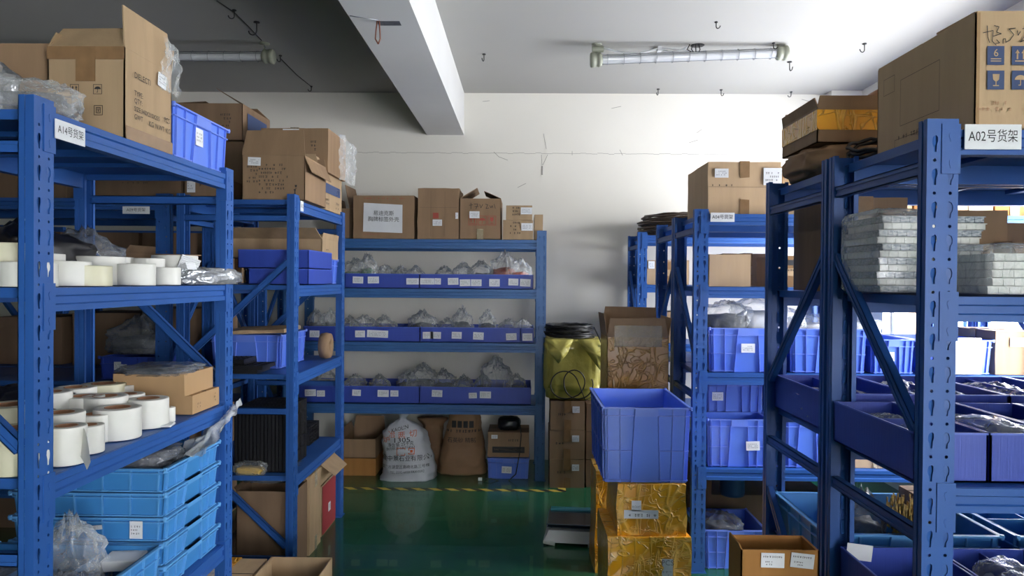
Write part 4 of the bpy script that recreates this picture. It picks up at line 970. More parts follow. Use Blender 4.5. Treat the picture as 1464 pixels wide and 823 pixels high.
coil('cable_coil', 'thick coil of black cable lying on the yellow sack', (xr(814, YS+.2), YS+.2, zs0+hs-.003), .20, .10, 22, .007, BLKC, 5, spread=.22)
mb = MB()
c1, c2 = P(807, 550, Y=YS-.07), P(827, 549, Y=YS-.08)
pl = []
for i in range(60):
    t = i/59; a = .4+t*4*math.pi; c = c1.lerp(c2, min(1, max(0, (t-.3)*2.4))); rr_ = .105 if t < .4 else .11
    pl.append((c.x+rr_*math.cos(a), c.y-.01*t, c.z+rr_*math.sin(a)))
mb.tube(pl, .005, 6)
e = P(863, 500, Y=YS-.04); f = P(850, 468, Y=YS+.02); g_ = P(855, 560, Y=YS-.06)
mb.tube([(f.x, f.y+.05, f.z), (e.x-.03, e.y, e.z+.08), (e.x, e.y, e.z), (e.x, e.y-.02, e.z-.18), (g_.x, g_.y-.03, g_.z), (g_.x-.1, g_.y-.04, g_.z-.06), pl[0]], .005, 6)
tag(obj('cable_loop', mb, mats=BLKC), 'loose black cable hanging in two loops before the yellow sack', 'cable')

# ---- counting scale
q0 = P(783, 781, Z=0); q1 = P(858, 783, Z=0)
r = thing('counting_scale', 'white counting scale with dark platter on the green floor', 'scale', ((q0.x+.16), q0.y+.17, 0), R(-6))
SW = mat('scale_white', 'b4b8b8', .4); SD = mat('scale_platter', '2b3a48', .25, coat=.5)
mb = MB(); w_, d_ = .34, .34
mb.hexa([(-w_/2, -d_/2, .02), (w_/2, -d_/2, .02), (w_/2, d_/2, .02), (-w_/2, d_/2, .02), (-w_/2+.03, -d_/2+.025, .085), (w_/2-.03, -d_/2+.025, .085), (w_/2-.03, d_/2, .10), (-w_/2+.03, d_/2, .10)])
mb.hexa([(-w_/2, -d_/2, .012), (-w_/2+.07, -d_/2, .0), (-w_/2+.07, -d_/2+.1, .0), (-w_/2, -d_/2+.1, .012), (-w_/2, -d_/2, .03), (-w_/2+.07, -d_/2, .03), (-w_/2+.07, -d_/2+.1, .03), (-w_/2, -d_/2+.1, .03)])
mb.hexa([(w_/2-.07, -d_/2, 0), (w_/2, -d_/2, .012), (w_/2, -d_/2+.1, .012), (w_/2-.07, -d_/2+.1, 0), (w_/2-.07, -d_/2, .03), (w_/2, -d_/2, .03), (w_/2, -d_/2+.1, .03), (w_/2-.07, -d_/2+.1, .03)])
obj('housing', mb, r, mats=SW)
mb = MB(); mb.bev(-.155, .155, -.14, .165, .116, .124, .003); mb.hexa([(-.15, -.13, .1), (.15, -.13, .1), (.15, .17, .113), (-.15, .17, .113), (-.13, -.07, .120), (.13, -.07, .120), (.13, .15, .120), (-.13, .15, .120)]); obj('platter', mb, r, mats=SD)
mb = MB(); mb.bev(-.145, .145, .12, .175, .105, .135, .004); obj('teal_strip', mb, r, mats=mat('teal_plastic', '3a9aa8', .35))
mb = MB(); mb.hexa([(-.165, -.14, .03), (-.155, -.15, .03), (-.155, .1, .03), (-.165, .1, .03), (-.13, -.1, .088), (-.12, -.1, .088), (-.12, .1, .094), (-.13, .1, .094)]); obj('display_panel', mb, r, mats=INK)
for sx in (-1, 1):
    for sy in (-1, 1): mb = MB(); mb.cyl((sx*.14, sy*.14, 0), (sx*.14, sy*.14, .022), .014, n=10); obj('foot', mb, r, mats=BLK)
# ================================================================== back rack
YF = YB+.01
def bk(p0, p1, h, label, **kw):
    z = LB[3]+.003; d = kw.pop('d', .4); y = kw.pop('y', YF)
    return carton(label, xr(p0, y, 330), xr(p1, y, 330), y, y+d, z, h, **kw)
b_ = bk(505, 592, .345, 'carton with a big printed white sheet on top of the back rack', col=C2, tape='',
   marks=[small_print('F', .5, .93, .36, .02, 1, 2, INKR), ('F', .3, .1, rect(.13, .002), INKR)])
w_ = xr(592, YF)-xr(505, YF); fr = face_frame('F', w_, .4, .345); mb = MB(); mb.prism([(.08, .055), (.395, .045), (.395, .27), (.085, .285)], fr[0]+fr[3]*.005, fr[1], fr[2], fr[3], .001); mb.m = 1
for t_, v in (('易迪克斯', .58), ('胸牌标签外壳', .44)): decal(mb, fr, .5, v, text_geo(t_, .042), .0072, -.02)
obj('printed_sheet', mb, b_, mats=[PAPER, INK])
bk(597, 656, .405, 'tall carton with a red square sticker on top of the back rack', col=C2, tape='', amp=.006, marks=[('F', .44, .46, rect(.045, .045), INKR), ('F', .5, .62, rect(.3, .0015), LN), ('F', .32, .5, rect(.0015, .36), LN), ('F', .66, .5, rect(.0015, .36), LN)], labels=[('F', .48, .32, .075, .05), ('F', .95, .46, .022, .05)])
bk(657, 716, .325, 'carton with raised flaps and red fragile symbols on the back rack', col=C2, tape='F', flaps=[('L', -58, .16), ('R', -66, .15), ('B', -84, .12)],
   marks=[('F', .32, .46, icon('up', .075), INKR), ('F', .55, .46, icon('umbrella', .075), INKR), ('F', .78, .46, icon('glass', .075), INKR), ('F', .5, .80, hand([[(-.09, .01), (-.06, .015)], [(-.075, .03), (-.075, -.02)], [(-.05, .02), (-.02, .02), (-.035, -.02)], [(-.045, 0), (-.015, .002)], [(-.005, .02), (.005, -.01), (.02, .02)], [(.04, .02), (.06, .015), (.045, -.015), (.07, -.01)], [(.075, .01), (.085, -.01), (.095, .01), (.10, -.01)], [(.11, .02), (.12, -.015)]], .004), INK)], labels=[('F', .36, .60, .08, .055)], tapem=TAPEC)
bk(719, 762, .155, 'lower of two small stacked cartons at right end of back rack', col=C1, tape='', d=.25, marks=[small_print('F', .42, .6, .09, .11, 4, 8)], labels=[('F', .8, .65, .09, .06)])
z_ = LB[3]+.003+.157
carton('upper of two small stacked cartons at right end of back rack', xr(723, YF), xr(760, YF), YF, YF+.25, z_, .115, col=C1, tape='', marks=[small_print('F', .4, .6, .07, .08, 3, 9)], labels=[('F', .78, .62, .09, .055)])
bk(764, 776, .20, 'narrow carton end behind the two small cartons on the back rack', col=C1, tape='', d=.28, y=YF+.0)
bk(478, 500, .24, 'open carton at the left end of the back rack top', col=C3, tape='', flaps=[('L', 10, .1), ('R', -12, .2)])
# three rows of shallow bins with bags
r_ = random.Random(21)
def labs(x0, x1, Y, z, h, spots):
    out = []
    for (px, py, lw, lh) in spots:
        p = P(px, py, Y=Y); out.append(('F', (p.x-x0)/(x1-x0), min(.72, max(.4, (p.z-z)/h)), lw, lh, r_.uniform(-.04, .04)))
    return out
ROWS = [(LB[2]+.003, .115, [(434, 492.5, []), (493, 599, [(512, 400, .085, .055), (534, 400, .09, .055), (590, 402, .10, .05)]), (600, 762, [(611, 402, .115, .05), (626, 402, .05, .05), (648, 402, .085, .055), (665, 404, .085, .055), (681, 404, .085, .055), (707, 404, .085, .06), (734, 403, .08, .055), (751, 404, .085, .06)])], 'top'),
        (LB[1]+.003, .118, [(434, 492, [(450, 477, .08, .055)]), (493, 600, [(515, 477, .08, .055), (540, 477, .17, .058)]), (601, 744, [(612, 479, .085, .055), (623, 479, .085, .055), (653, 479, .08, .055), (684, 480, .085, .06), (731, 481, .085, .055)]), (745, 763, [(754, 482, .08, .06)])], 'middle'),
        (.605, .135, [(428, 600, [(444, 561, .09, .055), (459, 562, .065, .05), (510, 561, .07, .05), (548, 562, .09, .055), (564, 562, .065, .05)]), (601, 760, [(625, 562, .085, .055), (676, 565, .065, .045), (694, 564, .09, .055)])], 'bottom')]
for z, h, segs, nm in ROWS:
    for i, (p0, p1, sp) in enumerate(segs):
        x0, x1 = max(xr(p0, YF+.03), bx0+.08), min(xr(p1+1, YF+.03)-.002, bx1-.08)
        nd = max(1, round((x1-x0)/.2))
        tray('shallow blue bin in the %s row of the back rack, %s' % (nm, ['left end, behind left rack', 'left part', 'right part', 'short right end'][i] if len(segs) > 2 else ['left part', 'right part'][i]), x0, x1, YF+.03, YF+.5, z, h, nd, labels=labs(x0, x1, YF+.03, z, h, sp), group='shallow bins on the back rack')
# bags: (px, py_top, width px, contents, film)
BG = [(0, [(508, 376, 24, GREENC, 'left'), (526, 370, 24, GREENC, ''), (551, 384, 22, GREENC, ''), (573, 388, 20, GREENC, ''), (594, 386, 22, GREYC, ''), (636, 386, 24, GREYC, ''), (662, 381, 24, GREYC, ''), (688, 379, 34, GREYC, ''), (722, 368, 32, REDC, ''), (744, 377, 20, REDC, '')]),
      (1, [(452, 449, 22, GREYC, ''), (472, 450, 20, GREYC, ''), (500, 457, 24, GREENC, ''), (521, 456, 26, GREENC, ''), (550, 456, 26, REDC, ''), (604, 450, 32, GREYC, ''), (640, 459, 24, PAPER, ''), (661, 447, 24, GREYC, ''), (697, 450, 22, GREYC, ''), (729, 462, 28, GREYC, ''), (748, 463, 13, GREYC, '')]),
      (2, [(444, 538, 24, GREYC, ''), (466, 530, 24, GREYC, ''), (507, 541, 22, PAPER, ''), (543, 541, 24, GREYC, ''), (583, 535, 24, GREYC, ''), (605, 528, 38, GREYC, ''), (634, 535, 30, GREYC, ''), (663, 541, 22, PAPER, ''), (690, 540, 20, GREYC, ''), (710, 519, 32, FILM, ''), (738, 541, 24, GREYC, '')])]
WORD = {'cardboard': ''}
nmc = {GREENC.name: 'green circuit boards', GREYC.name: 'grey parts', REDC.name: 'reddish wires', PAPER.name: 'white parts', FILM.name: 'empty film'}
ordn = ['first', 'second', 'third', 'fourth', 'fifth', 'sixth', 'seventh', 'eighth', 'ninth', 'tenth', 'eleventh']
for k, lst in BG:
    z = ROWS[k][0]+.006
    for j, (px, py, wp, ct, _) in enumerate(lst):
        q = P(px, py, Y=YF+.2); w = wp*6.0/F*1.02; h = max(.15, q.z-z)
        bag('bag of %s, %s from left, %s bin row of back rack' % (nmc[ct.name], ordn[j], ROWS[k][3]), (q.x, YF+.2, z), w, .26, h, 100+k*20+j, FILM, None if ct is FILM else ct, tuft=.28, sub=4, amp=.27, freq=2.8, group='parts bags in the back rack bins', rz=r_.uniform(-.5, .5))
# small blue back bins in L2
q = P(610, 468, Y=YF+.4)
# ---- floor under back rack
def fl(p0, p1, Y): return xr(p0, Y, 690), xr(p1, Y, 690)
a, b = fl(489, 537, 5.9)
carton('orange-brown carton at the bottom left under the back rack', a, b, 5.9, 6.3, 0, zr(655, 510, 5.9), col=C5, tape='', flaps=None)
carton('corrugated carton stacked on the orange-brown one under back rack', a, b, 5.9, 6.3, zr(655, 510, 5.9)+.003, zr(628, 510, 5.9)-zr(655, 510, 5.9), col=C2, tape='', flaps=[('B', 4, .12), ('L', 15, .08)])
# white woven sack
def sack(label, px0, px1, pytop, Y, m, seed, name, prof, dep=.36, texts=()):
    p0, p1 = P(px0, 690, Y=Y), P(px1, 690, Y=Y); w = p1.x-p0.x; cx = (p0.x+p1.x)/2; h = zr(pytop, (px0+px1)/2, Y)
    r = thing(name, label, 'sack', (cx, Y+dep/2, 0)); n, k = 40, 44; mb = MB(); mb.sm = True; V = []
    for i in range(k+1):
        t = i/k; s = 1
        for (t0, s0, o0), (t1, s1, o1) in zip(prof, prof[1:]):
            if t0 <= t <= t1: u = (t-t0)/(t1-t0); u = u*u*(3-2*u); s = s0+(s1-s0)*u; ox = o0+(o1-o0)*u
        for j in range(n):
            a = 2*math.pi*j/n; ca, sa = math.cos(a), math.sin(a)
            q = Vector((ca*1.6+seed, sa*1.6, t*5)); d_ = 1+(.15 if seed == 3 else .09)*(.5-abs(noise.noise(q))*2)+.03*noise.noise(q*3)
            fold = .03*noise.noise(Vector((ca*.5+seed, sa*.5, t*16)))
            ww = math.copysign(abs(ca)**.75, ca)*w/2*s*d_; dd = math.copysign(abs(sa)**.75, sa)*dep/2*(s**.7)*(d_+fold)
            V.append((ww+ox*w, dd, t*h+(.008*noise.noise(q*2) if 0 < i else 0)))
    F_ = [(i*n+j, i*n+(j+1) % n, (i+1)*n+(j+1) % n, (i+1)*n+j) for i in range(k) for j in range(n)]+[tuple(range(n))[::-1], tuple(range(k*n, k*n+n))]
    mb.add(V, F_); obj('sack_body', mb, r, mats=m)
    bv = BVHTree.FromPolygons([Vector(v) for v in V], F_)
    by = {}
    for txt, u, v, size, mt, rot, sx in texts:
        g = text_geo(txt, size) if isinstance(txt, str) else txt
        m_ = by.setdefault(mt.name, (MB(), mt))[0]; vs = []
        c, s_ = math.cos(rot), math.sin(rot); ok = True
        for x, y in g[0]:
            X, Z = (u-.5)*w+(x*c*sx-y*s_), v*h+x*s_*sx+y*c
            hit = bv.ray_cast(Vector((X, -2, Z)), Vector((0, 1, 0)))
            vs.append((X, (hit[0].y if hit[0] else None), Z))
        g1 = [f for f in g[1] if all(vs[i][1] is not None for i in f)]
        vs = [(x, (y or 0)-.004, z) for x, y, z in vs]; m_.add(vs, g1)
    for kk, (m_, mt) in by.items(): obj('sack_print', m_, r, mats=mt)
    return r
DOT = merge(*[shift(ring(.05, .05, .006), 0, 0), shift(rect(.02, .02), 0, 0)])
sack('white woven sack with Chinese print tied at the top, under back rack', 538, 618, 593, 5.75, WSACK, 3, 'woven_sack',
     [(0, 1.08, 0), (.1, 1.0, .02), (.3, .87, .03), (.5, .82, -.02), (.68, .78, -.04), (.79, .58, -.06), (.86, .30, -.08), (.90, .13, -.08), (.94, .15, -.07), (1, .30, -.05)], dep=.28,
     texts=[('1305', .44, .61, .055, INK, .04, 1.3), ('冶', .26, .69, .06, INKO, .1, 1), ('KAOLIN', .40, .775, .038, INK, .25, 1), ('炉', .16, .60, .06, INKO, 0, 1), ('两', .44, .68, .06, INKO, .12, 1), ('切', .64, .70, .06, INKO, .1, 1),
            ('净含量 25千克', .42, .545, .034, INK, .12, 1), ('执行标准 GB/T14563', .42, .49, .026, INK, .12, 1), ('福建中景石业有限公司', .50, .335, .048, INK, .04, 1), ('厦门市湖里区高崎北路三号楼', .50, .21, .03, INK, .05, 1), ('TEL:0592-6020 FAX:0592', .55, .14, .026, INK, .05, 1),
            (ring(.07, .06, .005), .43, .44, 0, INKO, 0, 1), (DOT, .62, .45, 0, INKO, 0, 1)])
sack('brown paper sack with black blocks printed on it, under back rack', 624, 694, 585, 5.95, BSACK, 9, 'paper_sack',
     [(0, 1.02, 0), (.2, .95, 0), (.5, .82, .02), (.68, .70, .03), (.8, .66, .04), (1, .58, .05)], dep=.3,
     texts=[(rect(.036, .055), .34+.12*i, .76, 0, INK, 0, 1) for i in range(4)]+[(scribble(.36, .04, 1, 4, .8), .52, .66, 0, INK, 0, 1), ('石英砂 精制', .50, .52, .045, INK, 0, 1)])
sack('slumped open brown sack in the shade behind the white sack', 592, 640, 600, 6.15, BSACK, 14, 'paper_sack', [(0, .9, 0), (.3, .7, 0), (.6, .5, .05), (.85, .6, .02), (1, .9, 0)], dep=.2)
a, b = fl(696, 757, 5.84)
zt_ = zr(655, 726, 5.84)
tote('blue tote beneath the carton, lower right under the back rack', a, b, 5.84, 6.2, 0, zt_, labels=[('F', .46, .45, .08, .055, -.04)])
zc = zr(617, 726, 5.86)-zt_
c_ = carton('carton with black-banded lettering on the blue tote under back rack', a+.005, b-.005, 5.86, 6.18, zt_+.006, zc-.01, col=C2, tape='', labels=[('F', .16, .82, .05, .03)], marks=[('F', .5, .3, rect(.26, .05), INK), ('F', .5, .3, text_geo('TIMETEXPRESSIONSTOOLS', .02), C1), small_print('F', .7, .68, .14, .03, 1, 3)])
q = P(728, 602, Y=5.98)
r = thing('adapter_bundle', 'black adapter and coiled lead on the carton under the back rack', 'power adapter', (q.x, 5.98, zt_+zc+.0))
obj('housing', blob(.18, .16, .10, 7, .1, 2, 4, 0, .6), r, mats=BLK)
mb = MB(); pts = [(.05, -.03, .08), (.09, -.09, .05), (.10, -.145, -.02), (.085, -.155, -.18), (.06, -.16, -.33), (-.02, -.18, -.40), (-.14, -.19, -zt_-zc+.02), (-.21, -.19, -zt_-zc+.012)]
P2 = []
for i in range(len(pts)-1):
    for j in range(4): P2.append(Vector(pts[i]).lerp(Vector(pts[i+1]), j/4))
mb.tube(P2+[Vector(pts[-1])], .004, 6); obj('lead', mb, r, mats=BLKC)
mb = MB(); e = pts[-1]; mb.box(e[0]-.03, e[0], e[1]-.01, e[1]+.01, e[2]-.008, e[2]+.012); obj('plug', mb, r, mats=LABEL)

KL = 1.13   # the left racks' boxes and bins are a size larger
# ================================================================== second left rack
XB = XF-.005
def yz(px, X=XB): return yl(px, X)
def P2_(px, py, X): return P(px, py, X=X)
zt2 = 2.027
# top boxes: front faces toward the camera, at Y just past the near frame
def xf(px, Y): return xr(px, Y, 260)
a, b = xf(346, 3.944), xf(436, 3.944)
mk = [small_print('F', .18+.0, .58, .07, .10, 5, 3), small_print('F', .5, .48, .16, .17, 8, 4), small_print('F', .85, .5, .02, .2, 4, 5), ('F', .86, .3, icon('glass', .03, False), INK)]
c_ = carton('big open carton with raised back-folded flap on the second left rack', a, b, 3.944, 4.362, zt2, zr(222, 390, 3.944)-zt2, col=C2, flaps=[('F', -14, .15), ('R', 155, .10), ('L', 4, .06), ('B', 10, .05)], tape='', labels=[('F', .2, .86, .07, .045, -.04)], marks=mk)
mb = MB(); mb.box(-.004, .004, -.191, -.189, .02, .2); 
obj('packing_tape', mb, c_, mats=TAPEC)
# box with blue band behind/right, its right face to the aisle
y0, y1 = 4.373, 4.893
hC = P(436, 240, X=b).z
c2 = carton('open carton with dark blue band facing the aisle, second left rack', XB-.40*KL, XB-.012*KL, 4.373, 4.893, zt2, .20*KL, col=C1, flaps=[('R', -20, .10), ('F', 10, .10), ('L', 15, .08)], tape='',
    marks=[('R', .5, .62, rect(.40, .06), INKB), ('R', .78, .62, text_geo('SJT', .05), C4), small_print('R', .3, .25, .07, .05, 2, 7), small_print('R', .75, .22, .12, .06, 2, 8)])
c3 = carton('film-wrapped carton stacked behind the open ones on second left rack', XB-.36*KL, XB+.008*KL, 4.463, 4.904, zt2+.232, zr(183, 430, 4.463)-zt2-.232, col=C2, tape='F', tapem=TAPEC, marks=[small_print('F', .8, .6, .05, .07, 3, 3)], labels=[('F', .45, .92, .10, .03)])
sheet('film_wrap', None, (.272, .02, .10), .42, .28, .03, 5, FILM, (R(90), 0, R(90)), parent=c3)
# stack left of it
ZB = zt2
a2, b2 = xf(262, 4.52), xf(347, 4.52)
carton('tall plain carton on the left, under the wrapped printed carton', a2-.02, b2+.0, 4.52, 4.915, 2.027, zr(202, 300, 4.52)-2.029, col=C3, tape='', labels=[])
carton('wrapped printed carton high at the left, blue panel on its side', a2-.06, b2+.01, 4.486, 4.972, zr(202, 300, 4.52), zr(150, 300, 4.52)-zr(202, 300, 4.52), col=C3, tape='', flaps=[('R', -60, .2), ('F', -88, .15), ('L', -85, .2), ('B', -80, .2)], marks=[small_print('F', .78, .55, .08, .09, 4, 3), ('R', .5, .55, rect(.34, .12), INKB), ('R', .7, .4, text_geo('AS', .1), C4)])
# A09 rack top cartons
a3, b3 = xf(262, 3.932), xf(306, 3.932)
carton('carton with shipping label behind the light blue tote, A09 rack', xr(266, 3.898)-.02, xr(306, 3.898), 3.921, 4.294, 2.027, .115*KL, col=C3, tape='', labels=[('F', .22, .55, .045, .07)], marks=[small_print('F', .65, .6, .06, .03, 1, 4)])
carton('long dull carton on top of the A09 rack', xr(128, 3.898), xr(255, 3.898), 3.921, 4.35, 2.027, .09*KL, col=C3, tape='', marks=[small_print('F', .5, .85, .15, .015, 1, 4)])
carton('second long dull carton further left on the A09 rack top', -3.39, -2.49, 3.921, 4.35, 2.027, .22*KL, col=C3, tape='')
# level 1 of second rack (z 1.569)
zq = 1.569
tray('dark blue bin stacked upper, facing the camera on second left rack', xr(340, 3.955), xr(441, 3.955), 3.955, 4.441, zr(383, 390, 3.955), .10, 2, group='stacked blue bins on the second left rack')
tray('dark blue bin stacked lower, facing the camera on second left rack', xr(354, 3.921), xr(440, 3.921), 3.932, 4.418, zq, zr(383, 390, 3.955)-zq-.004, 2, group='stacked blue bins on the second left rack')
tote('small blue tote behind the stacked bins on second left rack', XB-.33*KL, XB-.015*KL, 4.463, 4.84, zq, .14*KL, group=None, handle='FR' if 0 else 'FB')
carton('open brown carton rising behind the stacked bins, second left rack', XB-.52*KL, XB-.02*KL, 4.452, 4.84, zq+.155, .11*KL, col=C1, flaps=[('F', 60, .12), ('R', 12, .04), ('B', 6, .05)], tape='', marks=[small_print('R', .3, .4, .08, .04, 2, 3)])
# level 2 (z 1.089)
zq = 1.089
tl2 = tote('blue tote with cardboard sheets on it, middle of second left rack', XB-.50*KL, XB-.13*KL, 4.091, 4.576, zq, zr(479, 400, 4.091)-zq, labels=[('R', .5, .45, .05, .045)], ribs=4)
mb = MB(); mb.box(-.19, .19, -.2, .2, 0, .005); mb.box(-.15, .18, -.17, .2, .006, .012); mb.box(-.12, .19, -.15, .18, .013, .018)
tag(obj('cardboard_sheets', wob(.36, .4, .022, .008, 4), loc=(XB-.30*KL, 4.328, zr(479, 400, 4.091)+.004), rot=(0, -.03, .06), mats=C1), 'flattened cardboard lying over the blue tote on second left rack', 'cardboard')
mb = MB(); mb.lathe([(.03, -.028), (.05, -.034), (.078, -.03), (.084, 0), (.078, .03), (.05, .034), (.03, .028)], (0, 0, 0), 'x', 32, True)
tag(obj('tape_wound_bundle', mb, loc=(XB-.045*KL, 4.656, zq+.084), mats=C2), 'brown wound bundle standing beside the tote on the second left rack', 'roll')
BT = mat('black_tray', '17171b', .45)
def btray(label, x, y, z, w, d, h, vertical=False, group=None, n=5, rz=0):
    r = thing('black_parts_tray', label, 'tray', (x, y, z), rz, group); mb = MB()
    if vertical:   # stands on edge, thin along x
        mb.box(-w/2, w/2, -d/2, d/2, 0, .004); mb.box(-w/2, -w/2+.003, -d/2, d/2, 0, h); mb.box(-w/2, w/2, -d/2, -d/2+.004, 0, h); mb.box(-w/2, w/2, d/2-.004, d/2, 0, h); mb.box(-w/2, w/2, -d/2, d/2, h-.004, h)
        for i in range(1, 5): mb.box(-w/2, w/2-.004, -d/2, d/2, h*i/5-.001, h*i/5+.001)
        for i in range(1, 4): yy = -d/2+d*i/4; mb.box(-w/2, w/2-.002, yy-.001, yy+.001, 0, h+.003)
        obj('tray_body', mb, r, mats=BT)
    else:
        mb.box(-w/2, w/2, -d/2, d/2, 0, .004)
        for i in range(n+1): xx = -w/2+w*i/n; mb.box(xx-.002, xx+.002, -d/2, d/2, 0, h)
        for i in range(n+1): yy = -d/2+d*i/n; mb.box(-w/2, w/2, yy-.002, yy+.002, 0, h)
        obj('tray_body', mb, r, mats=BT)
    return r
for k in range(2): btray('flat black grid tray before the blue tote on the second left rack', XB-.30*KL+.03*k, 3.97, zq+.001+.022*k, .26, .2, .02, n=6, group='flat black trays on the second left rack')
for k in range(3): btray('black grid tray in the low stack at the left end of that shelf', xr(350, 4.068)-.02, 4.068, zq+.001+.024*k, .14, .28, .022, n=5, group='low black tray stack on the second left rack')
# level 3 (z .662): upright black trays
zq = .541
n_ = 14; xa, xb = xr(333, 3.921)-.0, xr(408, 3.921)
for k in range(n_):
    x = xa+(xb-xa)*(k+.5)/n_; btray('black tray standing on edge in the dense row, second left rack', max(x, XB-.55*KL), 4.136, zq+.001, (xb-xa)/n_-.002, .38, zr(585, 370, 3.921)-zq, True, 'black trays standing on edge')
for k in range(6):
    btray('black tray in the far low block on the second left rack', XB-.42*KL+k*.062, 4.701, zq+.001, .058, .22, .12, True, 'far block of black trays')
bag('small clear bag of yellow parts lying before the black trays', (xr(358, 3.898), 3.912, zq+.0), .14*KL, .07*KL, .055*KL, 5, FILM, mat('yellow_parts', 'c09a3c', .5), tuft=0, amp=.3)
# bottom
c_ = carton('big open brown carton on the floor under the second left rack', xr(340, 3.944), xr(424, 3.944), 3.938, 4.16, .0, .44, col=C3, flaps=[('B', 4, .02), ('L', 60, .03)], tape='')
tag(obj('film_sheet', blob(.3, .28, .07, 3, .3, 3, 4, 0, .6), loc=(xr(390, 4.068), 4.113, .47), mats=FILMD), 'crumpled clear film filling the big brown carton under left rack', 'plastic wrap')
carton('tall creased carton facing the aisle under the second left rack', XF-.42, XF-.012, 4.17, 4.40, 0, .46, col=C1, tape='R', tapem=TAPEC, amp=.006)
carton('open carton on the red-sided one, flap hanging out toward the aisle', -1.58, -1.245, 4.48, 4.80, .318, .135, col=C1, flaps=[('R', 128, .12), ('F', -70, .1)], tape='', marks=[small_print('F', .82, .4, .06, .05, 2, 4)])
carton('red-sided carton with small label low under the second left rack', -1.585, -1.24, 4.48, 4.81, 0, .315, col=C1, tape='', labels=[('R', .5, .45, .05, .055)], marks=[('R', .5, .5, rect(.315, .30), mat('carton_red', '9a3438', .6))])

# A09 / corner racks: dim contents
for i, (x, l) in enumerate([(-3.36, 'leftmost'), (-2.86, 'middle'), (-2.415, 'rightmost')]):  # cartons added as a dark backdrop past the left racks
    carton('%s added dark brown carton on the rear A10 rack middle shelf' % l, x, x+.43, 4.576, 5.028, 1.044, .30+.03*i, col=C3, tape='')
    carton('%s added dark brown carton on the rear A10 rack lower shelf' % l, x, x+.41, 4.576, 5.028, .473, .33-.03*i, col=C3, tape='')
    carton('%s added dark brown carton on the rear A10 rack upper shelf' % l, x, x+.42, 4.576, 5.028, 1.569, .28*KL, col=C3, tape='')
    carton('%s added dark carton on the floor of the rear A10 rack' % l, x, x+.43, 4.576, 5.028, 0, .38, col=C3, tape='')
tote('dark blue bin with white label on the A09 rack middle shelf', xr(138, 3.91), xr(228, 3.91), 3.921, 4.35, 1.044, .11*KL, BIN, labels=[('F', .35, .6, .07, .045)], taper=.02, midrib=False)
for i, (p0, p1, h, c, l) in enumerate([(130, 178, .17, C3, 'dull open carton on the A09 upper shelf behind the rolls'), (182, 222, .13, C2, 'short brown carton with white sticker on the A09 upper shelf'), (60, 100, .2, C3, 'dull carton left on the A09 upper shelf')]):
    carton(l, xr(p0, 3.955), xr(p1, 3.955), 3.955, 4.294, 1.569, h, col=c, tape='', flaps=[('B', 10, .05), ('R', 30, .05)] if i != 1 else None, labels=[('F', .2, .7, .05, .05)] if i == 1 else [])
bag('dusty clear bag of parts on the A09 rack under the upper shelf', (xr(195, 4.068), 4.124, 1.17), .26*KL, .2*KL, .14*KL, 33, FILMD, GREYC)
for i, (p0, p1) in enumerate([(275, 305), (308, 345)]):
    carton(['brown carton seen through the gap left of the second rack', 'brown carton in the dark corner rack, upper shelf'][i], xr(p0, 5.0), xr(p1, 5.0), 5.0, 5.3, 1.569, .16*KL, col=C2, tape='')
tote('dim blue tote in the corner rack seen past the A14 rack', xr(262, 5.0), xr(300, 5.0), 5.0, 5.3, 1.044, .2)
carton('dull carton at the bottom left seen past the A14 post', xr(0, 4.068), xr(60, 4.068), 3.955, 4.407, .473, .2*KL, col=C2, labels=[('F', .2, .8, .06, .04)])
carton('dark carton on the A09 lower shelf', xr(90, 4.068), xr(150, 4.068), 3.955, 4.407, .473, .25*KL, col=C3)
# ================================================================== nearest left rack (A14)
X1 = XF
zt1 = 2.027
# big carton with printed front: right face x = const to the aisle
Yn = P(196, 250, X=X1-.01*KL).y
pn = P(178, 200, X=X1-.012*KL)            # near right bottom corner
yn = pn.y; yf_ = P(245, 218, X=X1-.012*KL).y
htop = P(170, 62, X=X1-.012*KL).z-zt1
xl = P(68, 190, Y=yn).x
wc, dc = (X1-.012*KL)-xl, yf_-yn
LNM = [('F', .42, .30, icon('up', .028), INK), ('F', .68, .30, icon('umbrella', .028), INK), ('F', .42, .14, icon('stack', .028), INK), ('F', .68, .14, icon('stack', .028), INK)]
def tl(s, size): return text_geo(s, size, 'LEFT')
mk = [('F', .36, .53, icon('up', .030), INK), ('F', .66, .53, icon('umbrella', .030), INK), ('F', .38, .30, icon('stack', .030), INK), ('F', .67, .30, icon('stack', .030), INK)]
tx = [('DIELECTI', .16, .74, .026), ('TYPE:', .16, .54, .023), ('QTY:', .16, .455, .023), ('SIZE:340X210X255', .16, .365, .021), ('GWT', .16, .275, .023), ('PCS', .80, .39, .024), ('KG', .46, .265, .024), ('N.WT', .60, .265, .024), ('KG', .84, .265, .024)]
for s, u, v, sz in tx: mk.append(('R', u, v, tl(s, sz), INK, 0, .95))
mk.append(('R', .5, .07, rect(dc, .04), TAPE))
bigc = carton('big carton with black shipping text and high torn flap, A14 rack', xl, X1-.012*KL, yn, yf_, zt1, htop, col=C1, amp=.005, tape='',
    flaps=[('R', -4, .135), ('F', -40, .10), ('L', -20, .05), ('B', 20, .1)], marks=mk, labels=[('R', .74, .84, .055, .045, -.1)])
for ch in bigc.children:
    if ch.name.startswith('flap'): ch.data.materials[0] = C1
